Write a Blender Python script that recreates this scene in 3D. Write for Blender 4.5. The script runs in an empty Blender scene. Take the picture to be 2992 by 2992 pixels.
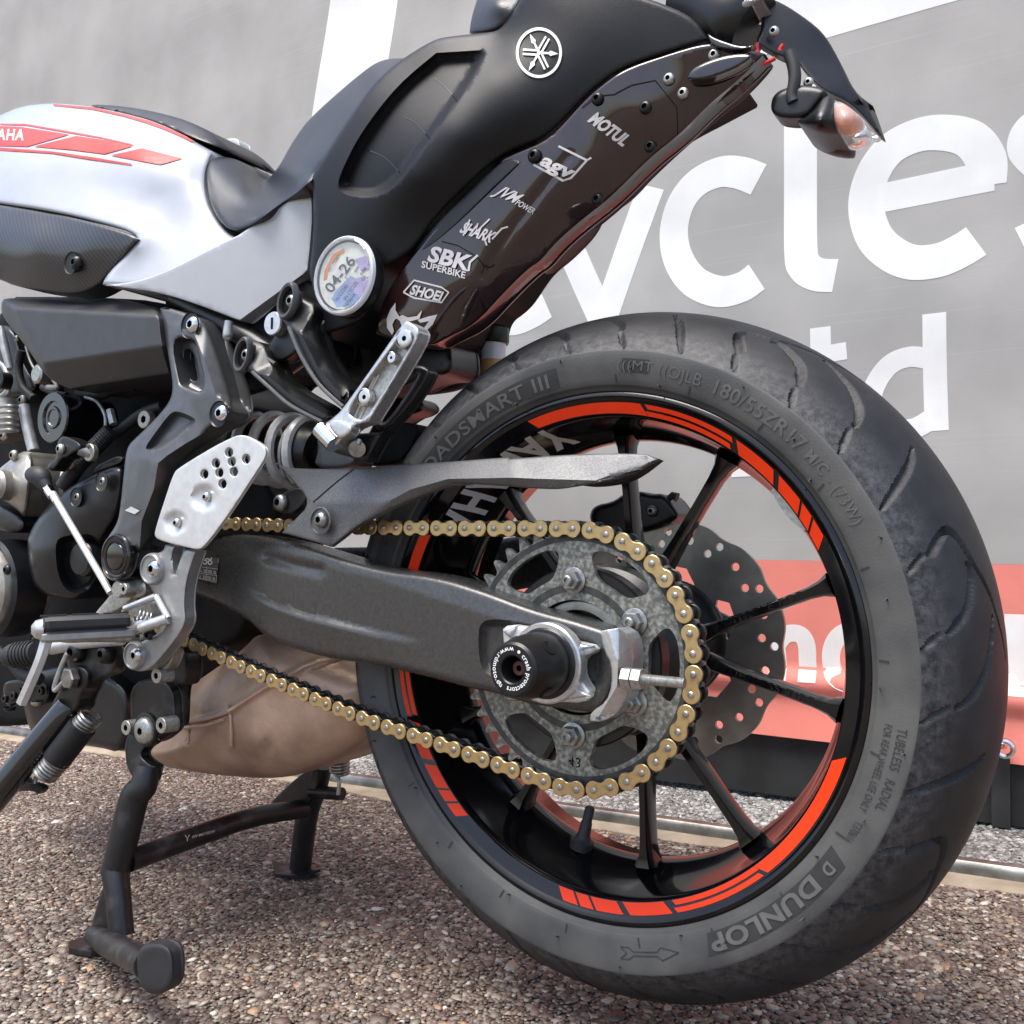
import bpy, bmesh, math, random
import numpy as np
from mathutils import Vector, Matrix
from mathutils.geometry import delaunay_2d_cdt
rng = np.random.default_rng(7); random.seed(7)
scene = bpy.context.scene
COL = scene.collection
R_ = math.radians

# ------------------------------------------------------------------ camera, world, sun, exposure
# metres; x rearwards, y away from the viewer, z up; origin = rear axle centre
CAM = np.array([0.3711, -0.8108, 0.0915]); YAW, PIT, ROL, FOC = 0.5604, 0.0393, 0.0137, 0.9013
_fw = np.array([-math.sin(YAW)*math.cos(PIT), math.cos(YAW)*math.cos(PIT), math.sin(PIT)])
_rt = np.array([math.cos(YAW), math.sin(YAW), 0.]); _up = np.cross(_rt, _fw)
_r2 = _rt*math.cos(ROL)+_up*math.sin(ROL); _u2 = -_rt*math.sin(ROL)+_up*math.cos(ROL)
cd = bpy.data.cameras.new('camera'); cam = bpy.data.objects.new('camera', cd); COL.objects.link(cam)
cd.sensor_width = 36; cd.sensor_fit = 'HORIZONTAL'; cd.lens = FOC*36; cd.clip_start = .01; cd.clip_end = 500
cam.matrix_world = Matrix(((_r2[0], _u2[0], -_fw[0], CAM[0]), (_r2[1], _u2[1], -_fw[1], CAM[1]), (_r2[2], _u2[2], -_fw[2], CAM[2]), (0, 0, 0, 1)))
scene.camera = cam
SUN_EL, SUN_AZ = 69, -108     # azimuth the light comes from, degrees from +x towards +y
w = bpy.data.worlds.new('World'); scene.world = w; w.use_nodes = True
nt = w.node_tree; bg = nt.nodes['Background']; sky = nt.nodes.new('ShaderNodeTexSky')
sky.sky_type = 'NISHITA'; sky.sun_disc = False; sky.sun_elevation = R_(SUN_EL); sky.sun_rotation = R_(90-SUN_AZ)
sky.air_density = 1.0; sky.dust_density = 3.2; sky.ozone_density = 1.0
nt.links.new(sky.outputs[0], bg.inputs[0]); bg.inputs[1].default_value = 0.15
sd = bpy.data.lights.new('sun', 'SUN'); sun = bpy.data.objects.new('sun', sd); COL.objects.link(sun)
sd.energy = 2.3; sd.angle = R_(35); sd.color = (1, .965, .91)
_d = Vector((math.cos(R_(SUN_AZ))*math.cos(R_(SUN_EL)), math.sin(R_(SUN_AZ))*math.cos(R_(SUN_EL)), math.sin(R_(SUN_EL))))
sun.rotation_euler = _d.to_track_quat('Z', 'Y').to_euler()
scene.view_settings.view_transform = 'Standard'; scene.view_settings.look = 'None'
scene.view_settings.exposure = 1.0; scene.view_settings.gamma = 1; scene.view_settings.use_curve_mapping = False

# ------------------------------------------------------------------ measuring helpers
PW = 1932.0
def ray(u, v): return _fw + _r2*((u/PW-.5)/FOC) - _u2*((v/PW-.5)/FOC)
def P(u, v, Y):
    d = ray(u, v); return CAM + d*((Y-CAM[1])/d[1])
def ppm(u, v, Y): return FOC*PW/((P(u, v, Y)-CAM) @ _fw)
def crop(x0, y0, w_):
    s = w_/1932*PW/2992; a, b = x0*PW/2992, y0*PW/2992
    def f(*pts):
        r = [(a+s*p[0], b+s*p[1])+tuple(p[2:]) for p in pts]
        return r[0] if len(r) == 1 else r
    f.s = s
    return f
R1 = crop(0, 200, 1000); R2 = crop(0, 900, 800); R3 = crop(0, 1500, 1100); R4 = crop(0, 2200, 1100)
S1 = crop(700, 0, 1000); S2 = crop(1700, 0, 1292); S3 = crop(650, 850, 850); S4 = crop(1100, 1450, 1100)
S5 = crop(1300, 880, 1692); S6 = crop(1900, 1400, 1092); S7 = crop(1000, 2100, 1992)

# ------------------------------------------------------------------ materials
M = {}
def mat(name, col, rough=.5, metal=0., var=.12, scale=60., bump=0., bscale=400., coat=0., col2=None, spec=.5, thr=None, detail=4.):
    m = bpy.data.materials.new(name); m.use_nodes = True; t = m.node_tree; b = t.nodes['Principled BSDF']
    co = t.nodes.new('ShaderNodeTexCoord'); n = t.nodes.new('ShaderNodeTexNoise'); n.inputs['Scale'].default_value = scale; n.inputs['Detail'].default_value = detail
    t.links.new(co.outputs['Object'], n.inputs['Vector'])
    r = t.nodes.new('ShaderNodeValToRGB'); c = np.array(col); c2 = np.array(col2) if col2 is not None else np.clip(c*(1+var), 0, 1); c1 = c if col2 is not None else c*(1-var)
    lo, hi = thr or (.35, .65)
    r.color_ramp.elements[0].position = lo; r.color_ramp.elements[1].position = hi
    r.color_ramp.elements[0].color = (*c1, 1); r.color_ramp.elements[1].color = (*c2, 1)
    t.links.new(n.outputs['Fac'], r.inputs[0]); t.links.new(r.outputs[0], b.inputs['Base Color'])
    rr = t.nodes.new('ShaderNodeMapRange'); rr.inputs['To Min'].default_value = max(.02, rough*.8); rr.inputs['To Max'].default_value = min(1, rough*1.25)
    n2 = t.nodes.new('ShaderNodeTexNoise'); n2.inputs['Scale'].default_value = scale*.37; n2.inputs['Detail'].default_value = 6
    t.links.new(co.outputs['Object'], n2.inputs['Vector']); t.links.new(n2.outputs['Fac'], rr.inputs['Value']); t.links.new(rr.outputs[0], b.inputs['Roughness'])
    b.inputs['Metallic'].default_value = metal; b.inputs['Specular IOR Level'].default_value = spec
    if coat: b.inputs['Coat Weight'].default_value = coat; b.inputs['Coat Roughness'].default_value = .05
    if bump:
        n3 = t.nodes.new('ShaderNodeTexNoise'); n3.inputs['Scale'].default_value = bscale; n3.inputs['Detail'].default_value = 3
        t.links.new(co.outputs['Object'], n3.inputs['Vector'])
        bp = t.nodes.new('ShaderNodeBump'); bp.inputs['Strength'].default_value = bump; bp.inputs['Distance'].default_value = .001
        t.links.new(n3.outputs['Fac'], bp.inputs['Height']); t.links.new(bp.outputs[0], b.inputs['Normal'])
    M[name] = m
    return m
mat('tread', (.013, .0138, .0165), .52, var=.3, scale=40, bump=.35, bscale=900, spec=.38)
mat('tread_scuff', (.013, .0138, .0165), .54, col2=(.070, .071, .075), scale=240, bump=.4, bscale=700, thr=(.30, 1.0), detail=9)
mat('sidewall', (.042, .0435, .0445), .6, col2=(.085, .085, .080), scale=16, bump=.2, bscale=700)
mat('tyre_mark', (.092, .092, .088), .6)
mat('tyre_dark', (.022, .0225, .024), .6)
mat('gloss_black', (.007, .006, .0065), .14, var=.2, coat=.6)
mat('rim_black', (.0035, .0035, .0042), .10, var=.2, spec=.45)
mat('satin_black', (.0070, .0072, .0080), .34, var=.2, bump=.08, spec=.42)
mat('matte_black', (.010, .0105, .012), .5, var=.15, bump=.25, bscale=1500, spec=.35)
mat('tail_black', (.0045, .0050, .0064), .40, var=.12, bump=.2, bscale=1300, spec=.28)
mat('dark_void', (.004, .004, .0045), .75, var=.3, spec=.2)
mat('leather', (.014, .016, .020), .32, var=.15, scale=30, bump=.35, bscale=900)
mat('grey_plastic', (.036, .037, .040), .42, var=.1, bump=.25, bscale=1800)
mat('bracket_grey', (.095, .097, .10), .34, metal=.5, var=.1, bump=.12, bscale=1500)
mat('swingarm', (.078, .077, .075), .27, metal=.6, var=.14, scale=300, bump=.12, bscale=1500)
mat('guard_grey', (.115, .117, .12), .38, metal=.4, var=.35, scale=1000, bump=.3, bscale=1600)
mat('pearl_white', (.44, .465, .50), .24, var=.02, coat=.9)
mat('white_print', (.82, .83, .82), .5, var=.02)
mat('sticker_white', (.58, .56, .55), .45, var=.1)
mat('red_print', (.72, .035, .02), .35, var=.06)
mat('orange_film', (.74, .036, .002), .36, var=.04, spec=.3)
mat('silver', (.56, .57, .57), .28, metal=.75, var=.1, scale=200, bump=.06)
mat('satin_alu', (.60, .61, .61), .38, metal=.45, var=.06, scale=120, bump=.1, bscale=1500)
mat('silver_cast', (.34, .345, .345), .36, metal=.6, var=.08, scale=120, bump=.1, bscale=1500)
mat('spring_light', (.56, .57, .57), .35, metal=.15, var=.15, scale=80)
mat('chrome', (.62, .62, .62), .16, metal=1., var=.1)
mat('zinc', (.42, .42, .39), .4, metal=.8, var=.2, scale=300)
mat('steel', (.30, .30, .29), .35, metal=.9, var=.25, scale=150)
mat('sprocket', (.125, .126, .115), .46, metal=.55, col2=(.34, .345, .305), scale=260, bump=.2, bscale=600, thr=(.42, .68), detail=8)
mat('sprocket_dark', (.055, .056, .054), .5, metal=.5, var=.3, scale=120)
mat('gold', (.54, .395, .19), .33, metal=.8, col2=(.26, .175, .085), scale=150, bump=.1, thr=(.5, .85), detail=7)
mat('chain_dark', (.03, .03, .03), .35, metal=.6, var=.4, scale=200)
mat('pin', (.36, .35, .33), .35, metal=.85, var=.3, scale=300)
mat('disc', (.30, .288, .265), .30, metal=.7, var=.12, scale=60)
mat('exhaust', (.33, .21, .148), .38, metal=.4, col2=(.64, .45, .34), scale=16, bump=.5, bscale=200, thr=(.3, .7), detail=7)
mat('worn_black', (.009, .009, .010), .38, col2=(.06, .06, .062), scale=38, bump=.25, bscale=300, thr=(.55, .8), detail=8)
mat('rubber', (.018, .0185, .021), .55, var=.15, bump=.2)
mat('spring_grey', (.36, .37, .37), .32, metal=.4, var=.2, scale=80)
mat('engine_silver', (.34, .325, .29), .38, metal=.75, var=.2, scale=60, bump=.2, bscale=500)
mat('engine_black', (.010, .011, .013), .30, var=.25, bump=.15, bscale=700)
mat('fluid', (.62, .34, .13), .4, var=.1)
mat('milky', (.74, .76, .80), .22, var=.05)
mat('reflect_tint_black', (.020, .0085, .0085), .12, var=.2, coat=.6)  # black undertray, reddish ground reflection tinted into the base colour
mat('rail', (.22, .215, .20), .38, metal=.8, var=.35, scale=25, bump=.2, bscale=200)
mat('concrete', (.20, .158, .11), .85, col2=(.31, .26, .195), scale=18, bump=.7, bscale=160, detail=8)
mat('beam', (.016, .016, .017), .6, var=.35, scale=20, bump=.2)
mat('paper', (.76, .78, .70), .6, var=.08)
mat('paper_blue', (.25, .36, .62), .6, var=.15)
mat('paper_violet', (.42, .36, .62), .6, var=.15)
mat('paper_orange', (.62, .24, .07), .6, var=.15)
mat('ink', (.05, .05, .055), .6)
mat('red_wire', (.6, .03, .02), .4)
mat('amber', (.75, .20, .04), .25, var=.15, scale=300)
mat('bronze_red', (.10, .03, .03), .4)
mat('leaf', (.20, .22, .03), .5, var=.3)
mat('fabric_back', (.1, .1, .1), .9)
def scuff_tread():
    t = M['tread'].node_tree; b = t.nodes['Principled BSDF']; old = b.inputs['Base Color'].links[0].from_socket
    co = t.nodes.new('ShaderNodeTexCoord'); sx = t.nodes.new('ShaderNodeSeparateXYZ'); t.links.new(co.outputs['Object'], sx.inputs[0])
    ab = t.nodes.new('ShaderNodeMath'); ab.operation = 'ABSOLUTE'; t.links.new(sx.outputs['Y'], ab.inputs[0])
    mr = t.nodes.new('ShaderNodeMapRange'); mr.interpolation_type = 'SMOOTHSTEP'; mr.inputs['From Min'].default_value = .060; mr.inputs['From Max'].default_value = .088; t.links.new(ab.outputs[0], mr.inputs['Value'])
    n = t.nodes.new('ShaderNodeTexNoise'); n.inputs['Scale'].default_value = 130; n.inputs['Detail'].default_value = 9; n.inputs['Roughness'].default_value = .7; t.links.new(co.outputs['Object'], n.inputs[0])
    nr = t.nodes.new('ShaderNodeMapRange'); nr.inputs['From Min'].default_value = .38; nr.inputs['From Max'].default_value = .75; t.links.new(n.outputs['Fac'], nr.inputs['Value'])
    mu = t.nodes.new('ShaderNodeMath'); mu.operation = 'MULTIPLY'; t.links.new(mr.outputs[0], mu.inputs[0]); t.links.new(nr.outputs[0], mu.inputs[1])
    mx = t.nodes.new('ShaderNodeMix'); mx.data_type = 'RGBA'; t.links.new(mu.outputs[0], mx.inputs['Factor']); t.links.new(old, mx.inputs[6]); mx.inputs[7].default_value = (.095, .096, .10, 1); t.links.new(mx.outputs[2], b.inputs['Base Color'])
scuff_tread()
def glassy(name, col, rough=.05, alpha=.25):
    m = bpy.data.materials.new(name); m.use_nodes = True; t = m.node_tree; b = t.nodes['Principled BSDF']
    n = t.nodes.new('ShaderNodeTexNoise'); n.inputs['Scale'].default_value = 80
    r = t.nodes.new('ShaderNodeMapRange'); r.inputs['To Min'].default_value = rough; r.inputs['To Max'].default_value = rough*2.5
    t.links.new(n.outputs['Fac'], r.inputs['Value']); t.links.new(r.outputs[0], b.inputs['Roughness'])
    b.inputs['Base Color'].default_value = (*col, 1); b.inputs['Transmission Weight'].default_value = 1 - alpha; b.inputs['IOR'].default_value = 1.3
    M[name] = m
glassy('clear', (.93, .95, .97), .04, .08); glassy('lens', (.9, .9, .92), .06, .25)

# carbon-look cover: fine diagonal weave
def carbon():
    m = mat('carbon', (.02, .021, .023), .35, coat=.3); t = m.node_tree; b = t.nodes['Principled BSDF']
    co = t.nodes.new('ShaderNodeTexCoord'); mp = t.nodes.new('ShaderNodeMapping'); mp.inputs['Rotation'].default_value = (0, R_(38), 0)
    t.links.new(co.outputs['Object'], mp.inputs[0])
    wv = t.nodes.new('ShaderNodeTexWave'); wv.inputs['Scale'].default_value = 95; wv.bands_direction = 'Z'; t.links.new(mp.outputs[0], wv.inputs[0])
    wx = t.nodes.new('ShaderNodeTexWave'); wx.inputs['Scale'].default_value = 60; wx.bands_direction = 'X'; t.links.new(mp.outputs[0], wx.inputs[0])
    mx = t.nodes.new('ShaderNodeMath'); mx.operation = 'MULTIPLY'; t.links.new(wv.outputs['Fac'], mx.inputs[0]); t.links.new(wx.outputs['Fac'], mx.inputs[1])
    r = t.nodes.new('ShaderNodeValToRGB'); r.color_ramp.elements[0].color = (.013, .014, .016, 1); r.color_ramp.elements[1].color = (.06, .062, .066, 1)
    t.links.new(mx.outputs[0], r.inputs[0]); t.links.new(r.outputs[0], b.inputs['Base Color'])
carbon()
# printed mesh banner: grey and red cloth with fine slubs, lets some light through
def cloth(name, col, light):
    m = bpy.data.materials.new(name); m.use_nodes = True; t = m.node_tree; b = t.nodes['Principled BSDF']; out = t.nodes['Material Output']
    co = t.nodes.new('ShaderNodeTexCoord')
    def nz(sx, sz, sc, det=4):
        mp = t.nodes.new('ShaderNodeMapping'); mp.inputs['Scale'].default_value = (sx, 1, sz); t.links.new(co.outputs['Object'], mp.inputs[0])
        n = t.nodes.new('ShaderNodeTexNoise'); n.inputs['Scale'].default_value = sc; n.inputs['Detail'].default_value = det; t.links.new(mp.outputs[0], n.inputs[0]); return n
    a = nz(.35, 34, 8, 6); c = nz(14, 300, 6, 2); g = nz(1, 1, 5, 5); wv = nz(40, 40, 40, 1)
    def mix(f, x, y, lo, hi):
        r = t.nodes.new('ShaderNodeMapRange'); r.inputs['From Min'].default_value = lo; r.inputs['From Max'].default_value = hi; t.links.new(f, r.inputs['Value'])
        n = t.nodes.new('ShaderNodeMix'); n.data_type = 'RGBA'; t.links.new(r.outputs[0], n.inputs['Factor'])
        for s, v in ((6, x), (7, y)):
            if isinstance(v, tuple): n.inputs[s].default_value = (*v, 1)
            else: t.links.new(v, n.inputs[s])
        return n.outputs[2]
    col = np.array(col); base = mix(g.outputs['Fac'], tuple(col*.9), tuple(col*1.08), .35, .65)
    base = mix(a.outputs['Fac'], base, tuple(light), .60, 1.05)
    base = mix(c.outputs['Fac'], base, tuple(col*.82), .60, .85)
    t.links.new(base, b.inputs['Base Color']); b.inputs['Roughness'].default_value = .75; b.inputs['Specular IOR Level'].default_value = .2
    bp = t.nodes.new('ShaderNodeBump'); bp.inputs['Strength'].default_value = .12; bp.inputs['Distance'].default_value = .002
    ad = t.nodes.new('ShaderNodeMath'); t.links.new(a.outputs['Fac'], ad.inputs[0]); t.links.new(wv.outputs['Fac'], ad.inputs[1]); t.links.new(ad.outputs[0], bp.inputs['Height']); t.links.new(bp.outputs[0], b.inputs['Normal'])
    tr = t.nodes.new('ShaderNodeBsdfTranslucent'); t.links.new(base, tr.inputs[0]); ms = t.nodes.new('ShaderNodeMixShader'); ms.inputs[0].default_value = .25
    t.links.new(b.outputs[0], ms.inputs[1]); t.links.new(tr.outputs[0], ms.inputs[2]); t.links.new(ms.outputs[0], out.inputs['Surface'])
    M[name] = m
cloth('banner_grey', (.47, .46, .44), (.66, .66, .645)); cloth('banner_red', (.88, .30, .245), (.90, .48, .42)); cloth('banner_white', (.92, .925, .91), (.96, .96, .95))
# pebbles: every stone its own tone
def pebble_mat(name, stops, rough):
    m = bpy.data.materials.new(name); m.use_nodes = True; t = m.node_tree; b = t.nodes['Principled BSDF']
    g = t.nodes.new('ShaderNodeNewGeometry'); r = t.nodes.new('ShaderNodeValToRGB'); cr = r.color_ramp; cr.interpolation = 'LINEAR'
    while len(cr.elements) < len(stops): cr.elements.new(.5)
    for e, (p, c) in zip(cr.elements, stops): e.position = p; e.color = (*c, 1)
    t.links.new(g.outputs['Random Per Island'], r.inputs[0])
    co = t.nodes.new('ShaderNodeTexCoord'); n = t.nodes.new('ShaderNodeTexNoise'); n.inputs['Scale'].default_value = 260; n.inputs['Detail'].default_value = 5; t.links.new(co.outputs['Object'], n.inputs[0])
    mr = t.nodes.new('ShaderNodeMapRange'); mr.inputs['To Min'].default_value = .6; mr.inputs['To Max'].default_value = 1.35; t.links.new(n.outputs['Fac'], mr.inputs[0])
    n2 = t.nodes.new('ShaderNodeTexNoise'); n2.inputs['Scale'].default_value = 2.6; n2.inputs['Detail'].default_value = 4; t.links.new(co.outputs['Object'], n2.inputs[0])
    m2 = t.nodes.new('ShaderNodeMapRange'); m2.inputs['From Min'].default_value = .3; m2.inputs['From Max'].default_value = .7; m2.inputs['To Min'].default_value = .72; m2.inputs['To Max'].default_value = 1.2; t.links.new(n2.outputs['Fac'], m2.inputs[0])
    mu = t.nodes.new('ShaderNodeMath'); mu.operation = 'MULTIPLY'; t.links.new(mr.outputs[0], mu.inputs[0]); t.links.new(m2.outputs[0], mu.inputs[1])
    vm = t.nodes.new('ShaderNodeVectorMath'); vm.operation = 'SCALE'; t.links.new(r.outputs[0], vm.inputs[0]); t.links.new(mu.outputs[0], vm.inputs['Scale']); t.links.new(vm.outputs[0], b.inputs['Base Color'])
    b.inputs['Roughness'].default_value = rough
    bp = t.nodes.new('ShaderNodeBump'); bp.inputs['Strength'].default_value = .4; bp.inputs['Distance'].default_value = .001; t.links.new(n.outputs['Fac'], bp.inputs['Height']); t.links.new(bp.outputs[0], b.inputs['Normal'])
    M[name] = m
pebble_mat('pebbles', [(0, (0.075, 0.054, 0.044)), (.25, (0.130, 0.090, 0.072)), (.45, (0.162, 0.118, 0.094)), (.62, (0.216, 0.169, 0.133)), (.75, (0.206, 0.179, 0.154)), (.86, (0.325, 0.278, 0.218)), (.93, (0.454, 0.402, 0.329)), (.97, (0.325, 0.185, 0.095)), (1, (0.615, 0.598, 0.530))], .55)
pebble_mat('grey_chips', [(0, (.10, .095, .09)), (.4, (.19, .185, .175)), (.7, (.28, .27, .26)), (.92, (.38, .37, .35)), (1, (.55, .54, .52))], .6)
mat('mortar', (.085, .064, .05), .9, col2=(.13, .105, .083), scale=60, bump=.8, bscale=300)
mat('grey_mortar', (.075, .072, .068), .9, col2=(.12, .115, .11), scale=60, bump=.8, bscale=300)

# ------------------------------------------------------------------ object helpers
ORG = {}
def mesh_obj(name, verts, faces, m, parent=None, sharp=38, mi=None, label=None):
    verts = np.asarray(verts, float); c = (verts.min(0)+verts.max(0))/2
    me = bpy.data.meshes.new(name); me.from_pydata((verts-c).tolist(), [], [list(map(int, f)) for f in faces])
    for k in ([m] if isinstance(m, str) else m): me.materials.append(M[k])
    if mi is not None: me.polygons.foreach_set('material_index', np.asarray(mi, np.int32))
    if sharp is not None:
        me.polygons.foreach_set('use_smooth', np.ones(len(me.polygons), bool)); me.set_sharp_from_angle(angle=R_(sharp))
    me.update()
    o = bpy.data.objects.new(name, me); COL.objects.link(o); put(o, c, parent)
    if label: o['label'] = label
    return o
def put(o, c, parent):
    ORG[o.name] = np.array(c, float)
    if parent is not None: o.parent = parent; o.location = (np.array(c)-ORG[parent.name]).tolist()
    else: o.location = list(c)
def thing(name, label, cat, loc, group=None):
    o = bpy.data.objects.new(name, None); COL.objects.link(o); o.empty_display_size = .05; put(o, loc, None); tag(o, label, cat, group); return o
def tag(o, label, cat, group=None):
    o['label'] = label; o['category'] = cat
    if group: o['group'] = group
    return o
def struct(o): o['kind'] = 'structure'; return o
def recalc(verts, faces):
    bm = bmesh.new(); vs = [bm.verts.new(v) for v in verts]
    for f in faces:
        try: bm.faces.new([vs[i] for i in f])
        except ValueError: pass
    bmesh.ops.recalc_face_normals(bm, faces=bm.faces); bm.verts.index_update()
    out = ([tuple(v.co) for v in bm.verts], [[v.index for v in f.verts] for f in bm.faces]); bm.free(); return out
def chaikin(pts, it=2):
    pts = [(p[0], p[1], p[2] if len(p) > 2 else 0) for p in pts]
    for _ in range(it):
        o = []; n = len(pts)
        for i in range(n):
            a, b = pts[i], pts[(i+1) % n]
            if a[2]: o.append(a)
            else: o.append((a[0]*.75+b[0]*.25, a[1]*.75+b[1]*.25, 0))
            if not b[2]: o.append((a[0]*.25+b[0]*.75, a[1]*.25+b[1]*.75, 0))
        pts = o
    return np.array([(p[0], p[1]) for p in pts])
def resample(poly, step):
    o = []
    for i in range(len(poly)):
        a, b = poly[i], poly[(i+1) % len(poly)]; n = max(1, int(round(np.linalg.norm(b-a)/step)))
        for k in range(n): o.append(a+(b-a)*k/n)
    return np.array(o)
def seg_dist(pts, poly):
    d = np.full(len(pts), 1e9)
    for i in range(len(poly)):
        a, b = poly[i], poly[(i+1) % len(poly)]; ab = b-a; L = ab @ ab
        if L < 1e-12: continue
        t = np.clip(((pts-a) @ ab)/L, 0, 1); q = a+t[:, None]*ab; d = np.minimum(d, np.hypot(*(pts-q).T))
    return d
def inside(pts, poly):
    x, y = pts[:, 0], pts[:, 1]; r = np.zeros(len(pts), bool); n = len(poly); j = n-1
    for i in range(n):
        xi, yi = poly[i]; xj, yj = poly[j]
        if yi != yj: r ^= ((yi > y) != (yj > y)) & (x < (xj-xi)*(y-yi)/(yj-yi)+xi)
        j = i
    return r
def depth_fn(Y):
    if callable(Y): return Y
    if isinstance(Y, (int, float)): return lambda q: np.full(len(q), float(Y))
    lam = 1e-4
    if isinstance(Y, tuple): lam, Y = Y
    c = np.array(Y, float); X = c[:, :2]/300; z = c[:, 2]; n = len(c)
    if n < 3: raise ValueError
    def K(a, b):
        r = np.sqrt(((a[:, None]-b[None])**2).sum(-1))+1e-9; return r*r*np.log(r)
    A = np.zeros((n+3, n+3)); A[:n, :n] = K(X, X)+np.eye(n)*lam; A[:n, n] = 1; A[:n, n+1:] = X; A[n, :n] = 1; A[n+1:, :n] = X.T
    s = np.linalg.lstsq(A, np.concatenate([z, np.zeros(3)]), rcond=None)[0]
    return lambda q: K(np.asarray(q)/300, X) @ s[:n]+s[n]+np.asarray(q)/300 @ s[n+1:]
def facets(pts, lines=()):
    """crisp moulded surface: control points (u, v, Y) joined by flat facets, creased along the index lines"""
    c = np.array(pts, float); e = [(a, b) for l in lines for a, b in zip(l, l[1:])]
    r = delaunay_2d_cdt([Vector(p) for p in c[:, :2]], e, [], 0, 1e-4); v = np.array([(a.x, a.y) for a in r[0]]); yv = np.array([c[o[0], 2] if o else np.nan for o in r[3]]); T = [list(f) for f in r[2]]
    if np.isnan(yv).any():
        for i in np.where(np.isnan(yv))[0]: w_ = 1/(np.hypot(*(c[:, :2]-v[i]).T)+1e-6)**3; yv[i] = (w_*c[:, 2]).sum()/w_.sum()
    A = []
    for t in T:
        m_ = np.column_stack([v[t], np.ones(3)])
        if abs(np.linalg.det(m_)) > 1e-6: A.append((np.linalg.inv(m_), yv[t]))
    def f(q):
        q = np.asarray(q, float); h = np.column_stack([q, np.ones(len(q))]); best = np.full(len(q), -1e9); out = np.zeros(len(q))
        for inv, y in A:
            b = h @ inv; mn = b.min(1); k = mn > best; bb = np.clip(b, 0, 1); bb = bb/bb.sum(1, keepdims=True); out[k] = (bb @ y)[k]; best[k] = mn[k]
        return out
    f.creases = [c[list(l), :2] for l in lines]; return f
def convex(*planes):
    """faceted convex surface: each plane through three (u, v, Y) points, the deepest one counts"""
    co = [np.linalg.solve(np.column_stack([np.array(p)[:, :2], np.ones(3)]), np.array(p)[:, 2]) for p in planes]
    return lambda q: np.max([np.column_stack([np.asarray(q), np.ones(len(q))]) @ c for c in co], axis=0)
def sink(poly, depth, wpx, power=.8):
    """a sunk pocket: returns the relief function and the lines its edges follow"""
    p = resample(chaikin(poly, 2), 6); 
    tn = np.roll(p, -1, 0)-np.roll(p, 1, 0); tn /= np.linalg.norm(tn, axis=1)[:, None]; nn = np.stack([-tn[:, 1], tn[:, 0]], 1)
    if not inside((p+nn*1.5), p).mean() > .5: nn = -nn
    q = p+nn*wpx; q = q[(seg_dist(q, p) > wpx*.93) & inside(q, p)]
    def f(x): return np.where(inside(x, p), depth*np.clip(seg_dist(x, p)/wpx, 0, 1)**power, 0)
    f.creases = [np.concatenate([p, p[:1]]), np.concatenate([q, q[:1]])]; return f
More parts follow.
